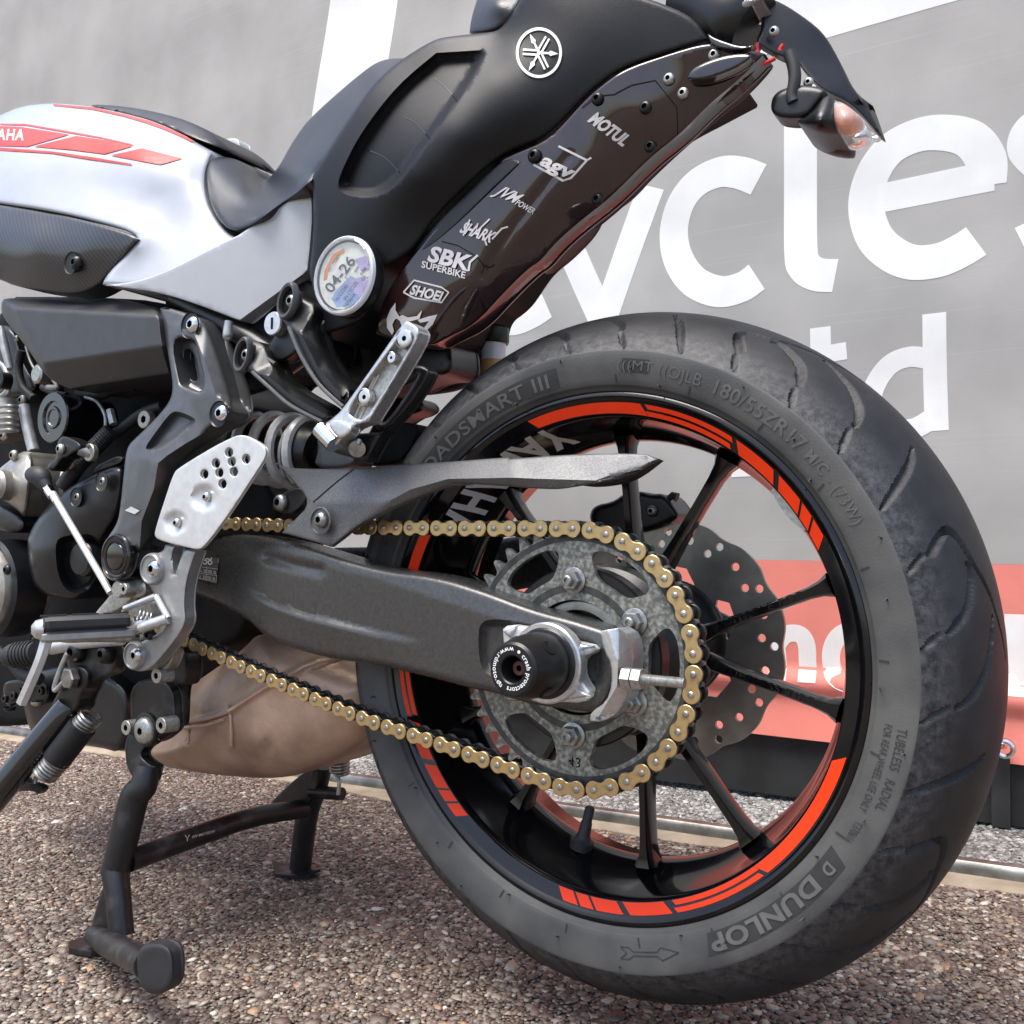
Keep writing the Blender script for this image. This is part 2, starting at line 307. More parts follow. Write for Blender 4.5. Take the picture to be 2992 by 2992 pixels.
def panel(name, outline, Y, thick, m, parent, rnd=.003, step=14, it=2, holes=(), mirror=False, label=None, ridge=None, sharp=38, creases=()):
    """a solid moulded part: outline and surface depth measured off the place, rounded edge, real thickness"""
    yf = depth_fn(Y); poly = resample(chaikin(outline, it), step)
    if ((poly*np.roll(np.roll(poly, -1, 0), 1, 1)*[1, -1]).sum()) < 0: poly = poly[::-1]
    hp = [resample(chaikin(h, it), step*.6) for h in holes]
    c = poly.mean(0); pm = ppm(*c, float(yf(c[None])[0])); rp = max(rnd*pm, .01)
    loops = [poly]+hp; bound = np.concatenate(loops)
    lo, hi = poly.min(0), poly.max(0)
    gx = np.arange(lo[0], hi[0], step); gy = np.arange(lo[1], hi[1], step*.87)
    G = np.array([(x+(step/2 if j % 2 else 0), y) for j, y in enumerate(gy) for x in gx]).reshape(-1, 2)
    cand = [G]
    def dist(p):
        d = seg_dist(p, poly)
        for h in hp: d = np.minimum(d, seg_dist(p, h))
        return d
    def ins(p):
        r = inside(p, poly)
        for h in hp: r &= ~inside(p, h)
        return r
    pts = [bound]
    k = ins(G); G = G[k]; dg = dist(G) if len(G) else np.zeros(0); pts.append(G[dg > max(step*.5, rp*1.15)])
    if rnd > 0:
        for f in (.1, .32, .65, 1.):
            for lp in loops:
                tn = np.roll(lp, -1, 0)-np.roll(lp, 1, 0); tn /= np.linalg.norm(tn, axis=1)[:, None]+1e-9
                for sg in (1, -1):
                    q = lp+sg*np.stack([-tn[:, 1], tn[:, 0]], 1)*rp*f
                    q = q[ins(q)]
                    if len(q): q = q[dist(q) > rp*f*.93]; pts.append(q)
    e = []; extra = []
    cl_ = list(creases)+list(getattr(yf, 'creases', []))+list(getattr(ridge, 'creases', []))
    if cl_:
        keep_pts = np.concatenate(pts); off_ = 0; C2 = []; CE = []
        for l in cl_:
            l = np.asarray(l, float); sm = [l[0]]
            for a, b in zip(l, l[1:]):
                n_ = max(1, int(np.linalg.norm(b-a)/(step*.8)))
                for k_ in range(1, n_+1): sm.append(a+(b-a)*k_/n_)
            sm = np.array(sm); ok = ins(sm) & (dist(sm) > 1.2)
            ix = np.cumsum(ok)-1+len(C2)
            for k_ in range(len(sm)-1):
                if ok[k_] and ok[k_+1] and np.linalg.norm(sm[k_]-sm[k_+1]) < step*3: CE.append((ix[k_], ix[k_+1]))
            C2 += list(sm[ok])
        if C2:
            C2 = np.array(C2); nb = len(bound); body = keep_pts[nb:]
            if len(body):
                dd = np.full(len(body), 1e9)
                for p_ in C2: dd = np.minimum(dd, np.abs(body-p_).sum(1))
                body = body[dd > step*.35]
            pts = [bound, C2, body]; extra = [(a+nb, b+nb) for a, b in CE]
    V2 = np.concatenate(pts); o = 0
    for lp in loops:
        n = len(lp); e += [(o+i, o+(i+1) % n) for i in range(n)]; o += n
    e += extra
    vv, ee, ff, ov, oe, of = delaunay_2d_cdt([Vector(p) for p in V2], e, [], 1, 1e-4)
    V2 = np.array([(v.x, v.y) for v in vv]); F = [list(f) for f in ff]
    if hp: ce = np.array([V2[f].mean(0) for f in F]); kp = ins(ce); F = [f for f, z in zip(F, kp) if z]
    d = dist(V2); t = np.clip(1-d/rp, 0, 1); yy = yf(V2)+(rnd*(1-np.sqrt(np.clip(1-t*t, 0, 1))) if rnd > 0 else 0)
    if ridge: yy = yy+ridge(V2)
    V3 = np.array([P(a, b, y) for (a, b), y in zip(V2, yy)])
    cnt = {}
    for f in F:
        for i in range(3):
            a, b = f[i], f[(i+1) % 3]; cnt[(a, b)] = cnt.get((a, b), 0)+1
    be = [(a, b) for (a, b) in cnt if (b, a) not in cnt]
    n = len(V3)
    if mirror: B = V3*[1, -1, 1]
    else: B = V3+[0, thick, 0]
    faces = F+[[b+n, a+n, a, b] for a, b in be]
    if mirror: faces += [[f[2]+n, f[1]+n, f[0]+n] for f in F]; VV = np.concatenate([V3, B])
    else:
        VV = np.concatenate([V3, B]); faces += [[f[2]+n, f[1]+n, f[0]+n] for f in F]
        # flat back: keep only boundary verts used
        used = sorted({i for f in faces for i in f}); mp = {a: i for i, a in enumerate(used)}; VV = VV[used]; faces = [[mp[i] for i in f] for f in faces]
    VV, faces = recalc(VV, faces)
    ob = mesh_obj(name, VV, faces, m, parent, sharp, label=label); return ob, yf
def cat(pts, n=8):
    pts = [np.array(p, float) for p in pts]; o = []
    for i in range(len(pts)-1):
        p0, p1, p2, p3 = pts[max(i-1, 0)], pts[i], pts[i+1], pts[min(i+2, len(pts)-1)]
        for k in range(n):
            t = k/n; o.append(.5*((2*p1)+(-p0+p2)*t+(2*p0-5*p1+4*p2-p3)*t*t+(-p0+3*p1-3*p2+p3)*t**3))
    o.append(pts[-1]); return np.array(o)
def tube_mesh(pts, rad, n=14, cap=True, flat=1., upv=(0, 0, 1)):
    pts = np.asarray(pts, float); rad = np.broadcast_to(np.asarray(rad, float), (len(pts),)); V = []; F = []
    T = np.gradient(pts, axis=0); T /= np.linalg.norm(T, axis=1)[:, None]+1e-12
    u = np.cross(T[0], upv); u = u/np.linalg.norm(u) if np.linalg.norm(u) > 1e-3 else np.cross(T[0], (1, 0, 0)); u /= np.linalg.norm(u)
    for i, p in enumerate(pts):
        u = u-T[i]*(u @ T[i]); u /= np.linalg.norm(u); v = np.cross(T[i], u)
        for k in range(n):
            a = 2*math.pi*k/n; V.append(p+rad[i]*(math.cos(a)*u*flat+math.sin(a)*v))
    for i in range(len(pts)-1):
        for k in range(n): F.append([i*n+k, i*n+(k+1) % n, (i+1)*n+(k+1) % n, (i+1)*n+k])
    if cap: F.append(list(range(n))[::-1]); F.append([(len(pts)-1)*n+k for k in range(n)])
    return V, F
def tube(name, pts, rad, m, parent, n=14, smooth=8, flat=1., label=None, upv=(0, 0, 1)):
    pts = [np.array(p, float) for p in pts]
    if len(pts) > 2 and smooth:
        r = np.broadcast_to(np.asarray(rad, float), (len(pts),)); q = cat([np.append(p, k) for p, k in zip(pts, r)], smooth); pts, rad = q[:, :3], q[:, 3]
    V, F = tube_mesh(pts, rad, n, True, flat, upv); return mesh_obj(name, V, F, m, parent, label=label)
def lathe_mesh(prof, c=(0, 0, 0), axis='y', n=48, close=False, a0=0, a1=2*math.pi):
    """prof: (along axis, radius)"""
    full = abs(a1-a0-2*math.pi) < 1e-6; V = []; F = []; m = n if full else n+1
    for h, r in prof:
        for k in range(m):
            a = a0+(a1-a0)*k/n; ca, sa = math.cos(a)*r, math.sin(a)*r
            V.append({'y': (ca, h, sa), 'z': (ca, sa, h), 'x': (h, ca, sa)}[axis])
    L = len(prof)
    for i in range(L if close else L-1):
        j = (i+1) % L
        for k in range(n):
            k2 = (k+1) % m; F.append([i*m+k, i*m+k2, j*m+k2, j*m+k])
    return np.array(V)+np.array(c), F
def lathe(name, prof, c, m, parent, axis='y', n=48, cap=(True, True), sharp=30, rot=None, label=None, close=False):
    V, F = lathe_mesh(prof, (0, 0, 0), axis, n, close)
    if not close:
        if cap[0] and prof[0][1] > 1e-6: F.append(list(range(n)))
        if cap[1] and prof[-1][1] > 1e-6: F.append([(len(prof)-1)*n+k for k in range(n)])
    if rot is not None: V = V @ np.array(rot.to_3x3()).T
    V, F = recalc(V+np.array(c), F); return mesh_obj(name, V, F, m, parent, sharp, label=label)
def join(parts):
    V = []; F = []; mi = []; o = 0
    for p in parts:
        v, f = p[0], p[1]; V.append(np.asarray(v, float)); F += [[i+o for i in q] for q in f]; mi += [p[2] if len(p) > 2 else 0]*len(f); o += len(v)
    return np.concatenate(V), F, mi
def bolt(name, c, r, m, parent, h=None, hexr=.45, axis=(0, -1, 0), dome=True):
    """button-head screw with a hex socket"""
    h = h or r*.6; S = .5*r*.9
    prof = [(h*.3, r), (-h*.1, r*1.0), (-h*.55, r*.9), (-h*.85, r*.7), (-h, r*.52)] if dome else [(h*.3, r), (-h*.85, r), (-h, r*.93), (-h, r*.55)]
    V, F = lathe_mesh(prof, n=24); V = list(map(tuple, V)); b = (len(prof)-1)*24; o = len(V)
    for k in range(24): a = 2*math.pi*k/24; q = round(k/4)*4; hx = hexr*r*(math.cos(math.pi/6)/math.cos(((a+math.pi/6) % (math.pi/3))-math.pi/6)); V.append((math.cos(a)*hx, -h, math.sin(a)*hx))
    for k in range(24): V.append((V[o+k][0]*.95, -h*.15, V[o+k][2]*.95))
    mi = [0]*len(F)
    for k in range(24): F.append([b+k, b+(k+1) % 24, o+(k+1) % 24, o+k]); mi.append(0)
    for k in range(24): F.append([o+k, o+(k+1) % 24, o+24+(k+1) % 24, o+24+k]); mi.append(1)
    F.append([o+24+k for k in range(24)]); mi.append(1)
    V = np.array(V); q = Vector((0, -1, 0)).rotation_difference(Vector(axis)).to_matrix(); V = V @ np.array(q).T+np.array(c)
    return mesh_obj(name, V, F, [m, 'dark_void'], parent, 35, mi)
_txt = {}
def text_mesh(body, shear=0., bold=0., spacing=1., res=3):
    """glyph outlines of the built-in font as 2-D verts/faces, height ~ cap height 1"""
    k = (body, shear, bold, spacing)
    if k in _txt: return _txt[k]
    cu = bpy.data.curves.new('t', 'FONT'); cu.body = body; cu.size = 1; cu.shear = shear; cu.offset = bold; cu.space_character = spacing; cu.resolution_u = res
    ob = bpy.data.objects.new('t', cu); COL.objects.link(ob); bpy.context.view_layer.update()
    me = bpy.data.meshes.new_from_object(ob.evaluated_get(bpy.context.evaluated_depsgraph_get()))
    V = np.array([v.co[:2] for v in me.vertices]); F = [list(p.vertices) for p in me.polygons]
    bpy.data.objects.remove(ob); bpy.data.curves.remove(cu); bpy.data.meshes.remove(me)
    V[:, 0] -= V[:, 0].min(); V /= .69
    _txt[k] = (V, F); return V, F
def densify(V, F, mx):
    bm = bmesh.new(); vs = [bm.verts.new((x, y, 0)) for x, y in V]
    for f in F:
        try: bm.faces.new([vs[i] for i in f])
        except ValueError: pass
    bmesh.ops.triangulate(bm, faces=bm.faces)
    for _ in range(4):
        es = [e for e in bm.edges if e.calc_length() > mx]
        if not es: break
        bmesh.ops.subdivide_edges(bm, edges=es, cuts=1)
        bmesh.ops.triangulate(bm, faces=bm.faces)
    bm.verts.index_update(); o = np.array([v.co[:2] for v in bm.verts]), [[v.index for v in f.verts] for f in bm.faces]; bm.free(); return o
def decal(name, VF, p0, p1, hpx, yf, m, parent, off=.0012, fit=True, mx=.5):
    """flat print: glyphs run from pixel p0 to p1 along the baseline, hpx tall (vector), laid on the surface yf"""
    V, F = densify(VF[0], VF[1], mx); p0, p1, h = map(np.array, (p0, p1, hpx)); L = V[:, 0].max()
    q = p0+np.outer(V[:, 0]/L, p1-p0)+np.outer(V[:, 1], h); y = yf(q)-off
    return mesh_obj(name, [P(a, b, c) for (a, b), c in zip(q, y)], F, m, parent, None)
def ribbon2(pts, wd, n=10, closed=False, cr=True):
    """constant-width pen stroke in 2-D -> verts, faces"""
    pts = [np.array(p, float) for p in pts]; q = cat(pts, n) if cr and len(pts) > 2 else np.array(pts)
    T = np.gradient(q, axis=0); T /= np.linalg.norm(T, axis=1)[:, None]+1e-9; N = np.stack([-T[:, 1], T[:, 0]], 1)*(wd/2)
    V = np.concatenate([q+N, q-N]); k = len(q); F = [[i, i+1, k+i+1, k+i] for i in range(k-1)]
    return V, F
exec_parts = []

# ------------------------------------------------------------------ ground: a yard that falls gently towards the bike's front
SL, Z0 = .037, -.345
def gz(x): return Z0+SL*np.asarray(x)
def sheet(name, x0, x1, y0, y1, dz, m, nx=2, ny=2):
    xs = np.linspace(x0, x1, nx); ys = np.linspace(y0, y1, ny); V = [(x, y, gz(x)+dz) for y in ys for x in xs]
    F = [[j*nx+i, j*nx+i+1, (j+1)*nx+i+1, (j+1)*nx+i] for j in range(ny-1) for i in range(nx-1)]
    return mesh_obj(name, V, F, m, None, None)
YR = .578                                    # the gate track
struct(sheet('ground', -60, 60, -60, 60, -.0026, 'mortar'))
struct(sheet('forecourt_bed', -6, 4, YR+.02, 6, -.0016, 'grey_mortar'))
def cell_stones(name, stops_from, scale):
    m = M[name]; t = m.node_tree; b = t.nodes['Principled BSDF']; co = t.nodes.new('ShaderNodeTexCoord'); v = t.nodes.new('ShaderNodeTexVoronoi'); v.inputs['Scale'].default_value = scale; t.links.new(co.outputs['Object'], v.inputs['Vector'])
    src = next(n for n in M[stops_from].node_tree.nodes if n.type == 'VALTORGB').color_ramp; r = t.nodes.new('ShaderNodeValToRGB'); cr = r.color_ramp
    while len(cr.elements) < len(src.elements): cr.elements.new(.5)
    for e, q in zip(cr.elements, src.elements): e.position = q.position; e.color = [c*.92 for c in q.color[:3]]+[1]
    sp_ = t.nodes.new('ShaderNodeSeparateColor'); t.links.new(v.outputs['Color'], sp_.inputs[0]); t.links.new(sp_.outputs[0], r.inputs[0])
    mr = t.nodes.new('ShaderNodeMapRange'); mr.inputs['From Min'].default_value = .25; mr.inputs['From Max'].default_value = .75; t.links.new(v.outputs['Distance'], mr.inputs['Value'])
    mx = t.nodes.new('ShaderNodeMix'); mx.data_type = 'RGBA'; t.links.new(mr.outputs[0], mx.inputs['Factor']); t.links.new(r.outputs[0], mx.inputs[6]); t.links.new(b.inputs['Base Color'].links[0].from_socket, mx.inputs[7]); t.links.new(mx.outputs[2], b.inputs['Base Color'])
cell_stones('mortar', 'pebbles', 190); cell_stones('grey_mortar', 'grey_chips', 170)
def icosphere(sub):
    bm = bmesh.new(); bmesh.ops.create_icosphere(bm, subdivisions=sub, radius=1); V = np.array([v.co[:] for v in bm.verts]); bm.verts.index_update(); F = np.array([[v.index for v in f.verts] for f in bm.faces]); bm.free(); return V, F
def stones(name, x0, x1, y0, y1, size, flat, m, label, catg, keep, far, seat):
    """packed exposed-aggregate stones, each its own squashed lump set in the mortar"""
    g = size*.86; xs = np.arange(x0, x1, g); ys = np.arange(y0, y1, g*.87)
    X, Y = np.meshgrid(xs, ys); X = X+((np.arange(len(ys)) % 2)*g/2)[:, None]
    X = (X+rng.uniform(-.33, .33, X.shape)*g).ravel(); Y = (Y+rng.uniform(-.33, .33, Y.shape)*g).ravel()
    k = keep(X, Y); X, Y = X[k], Y[k]; dist = np.hypot(X-CAM[0], Y-CAM[1])
    VV = []; FF = []; o = 0
    for sub, sel in ((2, dist < far), (1, dist >= far)):
        BV, BF = icosphere(sub); BF = BF[BV[BF][:, :, 2].mean(1) > -.30]; x, y = X[sel], Y[sel]; n = len(x)
        if not n: continue
        s = size*.5*rng.lognormal(.0, .36, n)[:, None]; asp = rng.uniform(.55, 1., n)[:, None]; an = rng.uniform(0, math.pi, n)[:, None]
        V = np.broadcast_to(BV, (n,)+BV.shape).copy()
        for _ in range(2):
            dr = rng.normal(size=(n, 1, 3)); dr /= np.linalg.norm(dr, axis=2, keepdims=True); pr = (V*dr).sum(2, keepdims=True); V *= 1+.30*np.tanh(pr*2.2)*rng.uniform(-1, 1, (n, 1, 1))
        V *= 1+rng.normal(size=V.shape[:2]+(1,))*(.05 if sub == 2 else .08)
        lx, ly, lz = V[:, :, 0]*s*1.12, V[:, :, 1]*s*asp*1.12, V[:, :, 2]*s*flat
        lz = np.where(lz > s*flat*.45, s*flat*.45+(lz-s*flat*.45)*.35, lz)
        tl = rng.normal(0, .13, (n, 1)); tm = rng.normal(0, .13, (n, 1))
        wx = lx*np.cos(an)-ly*np.sin(an); wy = lx*np.sin(an)+ly*np.cos(an)
        px, py = x[:, None]+wx, y[:, None]+wy; pz = gz(px)+lz+wx*tl+wy*tm+rng.normal(seat, size*.06, (n, 1))
        VV.append(np.stack([px, py, pz], 2).reshape(-1, 3)); FF.append((BF[None]+(np.arange(n)*len(BV))[:, None, None]).reshape(-1, 3)+o); o += n*len(BV)
    V = np.concatenate(VV).astype(np.float32); F = np.concatenate(FF).astype(np.int32)
    me = bpy.data.meshes.new(name); me.vertices.add(len(V)); me.vertices.foreach_set('co', V.ravel()); me.loops.add(F.size); me.loops.foreach_set('vertex_index', F.ravel())
    me.polygons.add(len(F)); me.polygons.foreach_set('loop_start', np.arange(0, F.size, 3, dtype=np.int32)); me.polygons.foreach_set('loop_total', np.full(len(F), 3, np.int32)); me.update(calc_edges=True); me.polygons.foreach_set('use_smooth', np.ones(len(F), bool))
    me.materials.append(M[m]); ob = bpy.data.objects.new(name, me); COL.objects.link(ob); ob['kind'] = 'stuff'; tag(ob, label, catg); return ob
def near_view(X, Y):
    dx, dy = X-CAM[0], Y-CAM[1]; f = dx*_fw[0]+dy*_fw[1]; r = dx*_r2[0]+dy*_r2[1]
    return (f > .66) & (np.abs(r) < f*.60+.22)
stones('gravel', -3.0, 1.2, -.62, YR-.040, .0060, .36, 'pebbles', 'reddish brown exposed pebble paving under the motorcycle', 'gravel', near_view, .5, -.0008)
stones('stone_chips', -3.2, 1.3, YR+.045, .93, .0070, .6, 'grey_chips', 'grey stone chip surface between the steel track and the gate', 'gravel', near_view, .5, -.0006)
# concrete bed of the track, weathered edge
def strip():
    xs = np.arange(-6, 4, .03); e0 = np.cumsum(rng.normal(0, .003, len(xs))); e0 -= np.convolve(e0, np.ones(25)/25, 'same'); V = []; F = []
    h = rng.normal(0, .0011, len(xs))
    for i, x in enumerate(xs):
        a = YR-.047+e0[i]*1.1
        for yy, zz in ((a-.004, -.014), (a, .0005+h[i]), (a+.012, .0035+h[i]), (YR-.02, .0045), (YR+.03, .0040), (YR+.05, .001), (YR+.055, -.014)): V.append((x, yy, gz(x)+zz))
    for i in range(len(xs)-1):
        for k in range(6): F.append([i*7+k, i*7+k+1, (i+1)*7+k+1, (i+1)*7+k])
    return mesh_obj('concrete_kerb', V, F, 'concrete', None, 50)
struct(strip())
def rail():
    prof = [(-.013, -.004), (-.0135, .006), (-.012, .012), (-.008, .0165), (0, .0185), (.008, .0165), (.012, .012), (.0135, .006), (.013, -.004)]
    V = []; F = []; n = len(prof); xs = (-6., -2.62, -2.615, 4.)
    for x in xs:
        for a, b in prof: V.append((x, YR+a, gz(x)+.004+b))
    for i in range(len(xs)-1):
        for k in range(n-1): F.append([i*n+k, i*n+k+1, (i+1)*n+k+1, (i+1)*n+k])
    F += [list(range(n)), [(len(xs)-1)*n+k for k in range(n)]]
    V, F = recalc(V, F); return mesh_obj('gate_track', V, F, 'rail', None, 30)
tag(rail(), 'rounded steel gate rail lying on a tan concrete strip', 'rail')

# ------------------------------------------------------------------ sliding gate and its printed banner
YG = .83
def box(x0, x1, y0, y1, z0, z1, sl=0.):
    V = [(x, y, z+sl*x) for x in (x0, x1) for y in (y0, y1) for z in (z0, z1)]
    F = [[0, 1, 3, 2], [4, 6, 7, 5], [0, 4, 5, 1], [2, 3, 7, 6], [0, 2, 6, 4], [1, 5, 7, 3]]; return recalc(V, F)
gate = thing('sliding_gate', 'black steel gate with a flat bottom beam behind the banner', 'gate', (0, YG+.05, gz(0)))
V, F = box(-4.6, 2.4, YG+.012, YG+.075, Z0+.0085, Z0+.150, SL*.62)
mesh_obj('bottom_beam', V, F, 'beam', gate)
V, F = box(-4.6, 2.4, YG+.02, YG+.07, 2.2, 2.28); mesh_obj('top_beam', V, F, 'beam', gate)
for i, x in enumerate(np.arange(-4.4, 2.3, .155)):
    V, F = box(x-.0125, x+.0125, YG+.03, YG+.055, -.22, 2.2); mesh_obj('bar', V, F, 'beam', gate, None)
ZB1 = .077                                   # top of the red band
def by(x, z):                                # gently waving cloth, rolled over at the bottom
    y = YG+.0035*np.sin(x*2.1+z*1.3)+.0025*np.sin(x*5.3-z*2.2)+.0012*np.sin(z*21+x*1.5)
    t = np.clip((-.11-z)/.05, 0, 1); y = y-.012*np.sin(t*math.pi)*(z < -.1)-.006*np.clip((-.17-z)/.06, 0, 1)
    return y
def bgrid(name, z0, z1, m, nz, parent=None):
    xs = np.linspace(-4.6, 2.4, 240); zs = np.linspace(z0, z1, nz); V = [(x, by(x, z), z+(.0 if z > -.2 else .0)) for z in zs for x in xs]; n = len(xs)
    F = [[j*n+i, j*n+i+1, (j+1)*n+i+1, (j+1)*n+i] for j in range(nz-1) for i in range(n-1)]
    V = np.array(V); k = len(V); VV = np.concatenate([V, V+[0, .0012, 0]]); FF = F+[[a+k for a in f[::-1]] for f in F]
    return mesh_obj(name, VV, FF, m, parent, 60)
banner = thing('banner', 'grey and red printed mesh banner with big white lettering hung on the gate', 'banner', (0, YG, -.232))
bgrid('grey_field', ZB1, 2.3, 'banner_grey', 70, banner); bgrid('red_band', -.232, ZB1-.0002, 'banner_red', 40, banner)
BSC = (P(1300, 600, YG)-P(1301, 600, YG))
def on_banner(name, strokes, polys=(), off=.0005):
    """strokes: (pixel points, width in metres); laid on the banner plane"""
    VV = []; FF = []; o = 0
    for pts, wd in strokes:
        q = [P(a, b, YG)[[0, 2]] for a, b in pts]; v, f = ribbon2(q, wd); VV.append(v); FF += [[i+o for i in k] for k in f]; o += len(v)
    for poly in polys:
        q = resample(np.array([P(a[0], a[1], YG)[[0, 2]] for a in poly]), .03); G = np.array([(x, z) for x in np.arange(q[:, 0].min(), q[:, 0].max(), .03) for z in np.arange(q[:, 1].min(), q[:, 1].max(), .03)]); G = G[inside(G, q)]; G = G[seg_dist(G, q) > .012]
        r = delaunay_2d_cdt([Vector(a) for a in np.concatenate([q, G])], [(i, (i+1) % len(q)) for i in range(len(q))], [], 1, 1e-6)
        v = np.array([(a.x, a.y) for a in r[0]]); VV.append(v); FF += [[i+o for i in f] for f in r[2]]; o += len(v)
    V = np.concatenate(VV); V3 = [(x, by(x, z)-off, z) for x, z in V]
    return mesh_obj(name, V3, FF, 'banner_white', banner, None)
LW = .058
on_banner('letter', [(S2((772, 785), (690, 755), (600, 752), (500, 800), (430, 890), (400, 1010), (420, 1130), (490, 1230), (600, 1275), (700, 1255), (765, 1210)), LW)])
on_banner('letter', [(S2((955, 380), (955, 700), (956, 1080), (975, 1165), (1030, 1200), (1108, 1205)), LW)])
on_banner('letter', [(S2((1290, 868), (1800, 763)), LW*.86), (S2((1766, 806), (1766, 700), (1700, 610), (1590, 580), (1470, 590), (1350, 650), (1270, 760), (1240, 890), (1270, 1020), (1340, 1100), (1440, 1145), (1560, 1135), (1660, 1090), (1722, 1050)), LW)])
on_banner('letter', [(S2((2140, 560), (2060, 545), (1975, 560), (1950, 640), (2030, 720), (2130, 790), (2150, 880), (2100, 960), (2010, 1020), (1925, 1062)), LW)])
on_banner('letter', [(((1228, 352), (1190, 455), (1142, 598), (1110, 690), (1075, 740), (1030, 755)), LW), (((1048, 425), (1075, 470), (1105, 535), (1140, 610)), LW)])
on_banner('letter', [(S1((1735, 1725), (1660, 1775), (1560, 1815), (1450, 1805), (1330, 1740), (1240, 1600), (1230, 1430), (1300, 1290), (1420, 1230)), LW)])
on_banner('letter', [(((1548, 618), (1549, 700), (1551, 800), (1562, 850)), .035), (S5((1190, 190), (1340, 165)), .03)])
on_banner('letter', [(S5((1632, 40), (1634, 240), (1640, 432)), .036), (S5((1628, 195), (1550, 185), (1480, 215), (1430, 290), (1425, 360), (1470, 420), (1560, 425), (1632, 385)), .034)])
on_banner('letter', [(((1395, 655), (1397, 760), (1400, 900)), .036)])
on_banner('white_stripe', [], [[(631, -40), (758, -40), (690, 430), (559, 430)]])
on_banner('white_stripe', [], [[(1300, 140), (1560, 70), (1805, 0), (1990, -52), (1990, -140), (1300, 40)]])
on_banner('letter', [(S6((640, 740), (660, 900), (668, 1052)), .030), (S6((650, 870), (700, 805), (770, 800), (808, 850), (815, 950), (818, 1048)), .030)])
on_banner('letter', [(S6((1080, 800), (1000, 795), (950, 850), (935, 930), (955, 1010), (1010, 1050), (1090, 1050), (1150, 1000), (1170, 920), (1150, 840), (1080, 800), (1000, 795)), .030)])
on_banner('letter', [(S6((1905, 700), (1908, 900), (1910, 1122)), .040), (S6((1900, 810), (1830, 800), (1770, 850), (1755, 930), (1775, 1020), (1840, 1060), (1900, 1045)), .030)])
# eyelet, hook and strap holding the banner to the beam
ey = P(*S6((1832, 1393)), YG-.02)
lathe('eyelet', [(0, .0075), (-.003, .008), (-.0045, .0115), (-.003, .0150), (.002, .016)], ey, 'chrome', banner, n=32, cap=(False, False))
strap = thing('strap', 'black rubber strap hooked from the banner eyelet round the gate beam', 'strap', (ey[0], YG, gz(ey[0])))
V, F = join([box(ey[0]-.020, ey[0]+.006, YG-.004, YG+.0105, float(gz(ey[0]))+.004, ey[2]-.016)])[:2]; mesh_obj('band', V, F, 'beam', strap)
tube('hook', [ey+[-.012, -.004, -.016], ey+[-.012, -.012, -.004], ey+[-.006, -.012, .004], ey+[0, .004, .002]], .004, 'chrome', strap)

# ------------------------------------------------------------------ the motorcycle
bike = thing('motorcycle', 'white and black motorcycle with red stripes propped on its centre stand, rear wheel lifted', 'motorcycle', (-.55, 0, float(gz(-.55))))

# ---- rear wheel
RE, YE = .2303, -.0806
half = [(-.079, .2325), (-.0806, .2303), (-.0813, .2275), (-.0800, .2250), (-.0788, .2238), (-.0782, .2228), (-.0742, .2124), (-.0728, .2124), (-.0715, .2112), (-.0660, .2100), (-.0510, .2080), (-.040, .2060), (-.024, .2030), (-.014, .1985), (-.008, .1965), (.004, .1960), (.012, .1975), (.020, .203), (.05, .2075), (.06, .2165), (.0775, .2226), (.0806, .2303), (.079, .2325), (.07, .228), (.05, .216), (0, .206), (-.05, .216), (-.07, .228)]
V, F = lathe_mesh(half, n=180, close=True)
V, F = recalc(V, F)
wheel = mesh_obj('rear_wheel', V, F, 'rim_black', bike, 35)
# tyre
def Rt(y): return .316-.049*(np.abs(y)/.0885)**2.3
side = [(-.0755, .2260), (-.0775, .2305), (-.0800, .2325), (-.0812, .2345), (-.0820, .2352), (-.0838, .2362), (-.0845, .2372), (-.0858, .2420), (-.0872, .2480), (-.0884, .2545), (-.0890, .2610), (-.0889, .2650), (-.0886, .2664)]
def side_y(R):
    a = np.array(side); return np.interp(R, a[:, 1], a[:, 0])
GR = []                                       # grooves in (deg, y): polyline, half width (mm)
hook = [(18.7, -.0707), (20.3, -.0628), (21.3, -.0555), (20.9, -.0499), (19.2, -.0456), (16.9, -.042), (14.2, -.0357), (11.6, -.0293), (8.6, -.0242), (5.8, -.0184), (2.0, -.0120)]
for pl, wd in ((hook, (3.4, 3.6, 3.2, 2.8, 2.4, 2.2, 2.0, 1.8, 1.6, 1.4, 1.0)), ([(16.2, -.0466), (14.7, -.0455), (12.3, -.0501), (9.9, -.0565), (8.1, -.0649), (6.9, -.072)], (1.6, 3., 3.4, 3.4, 3., 1.6)), ([(8.4, -.0317), (5.6, -.0369), (2.1, -.0438), (-.7, -.0521), (-2.7, -.0604), (-3.9, -.0687)], (1.2, 2.2, 3., 3.2, 2.8, 1.4)), ([(-10.7, -.0405), (-12.2, -.0495), (-13.5, -.0584), (-14.9, -.0692), (-16.3, -.0782), (-17.7, -.0861)], (1.4, 2.8, 3.4, 3.4, 2.6, 1.)), ([(18.7, -.0763), (17.6, -.082), (16.6, -.0865)], (2.0, 2.0, .8)), ([(6.8, -.0778), (5.9, -.0825), (4.9, -.0867)], (2., 2., .8)), ([(-4., -.0741), (-5.2, -.081), (-6.4, -.0868)], (2., 2.2, .8))):
    for k in range(8):
        GR.append((np.array(pl)+[45*k, 0], np.array(wd)*.001)); GR.append((np.array(pl)*[1, -1]+[45*k+22.5, 0], np.array(wd)*.001))
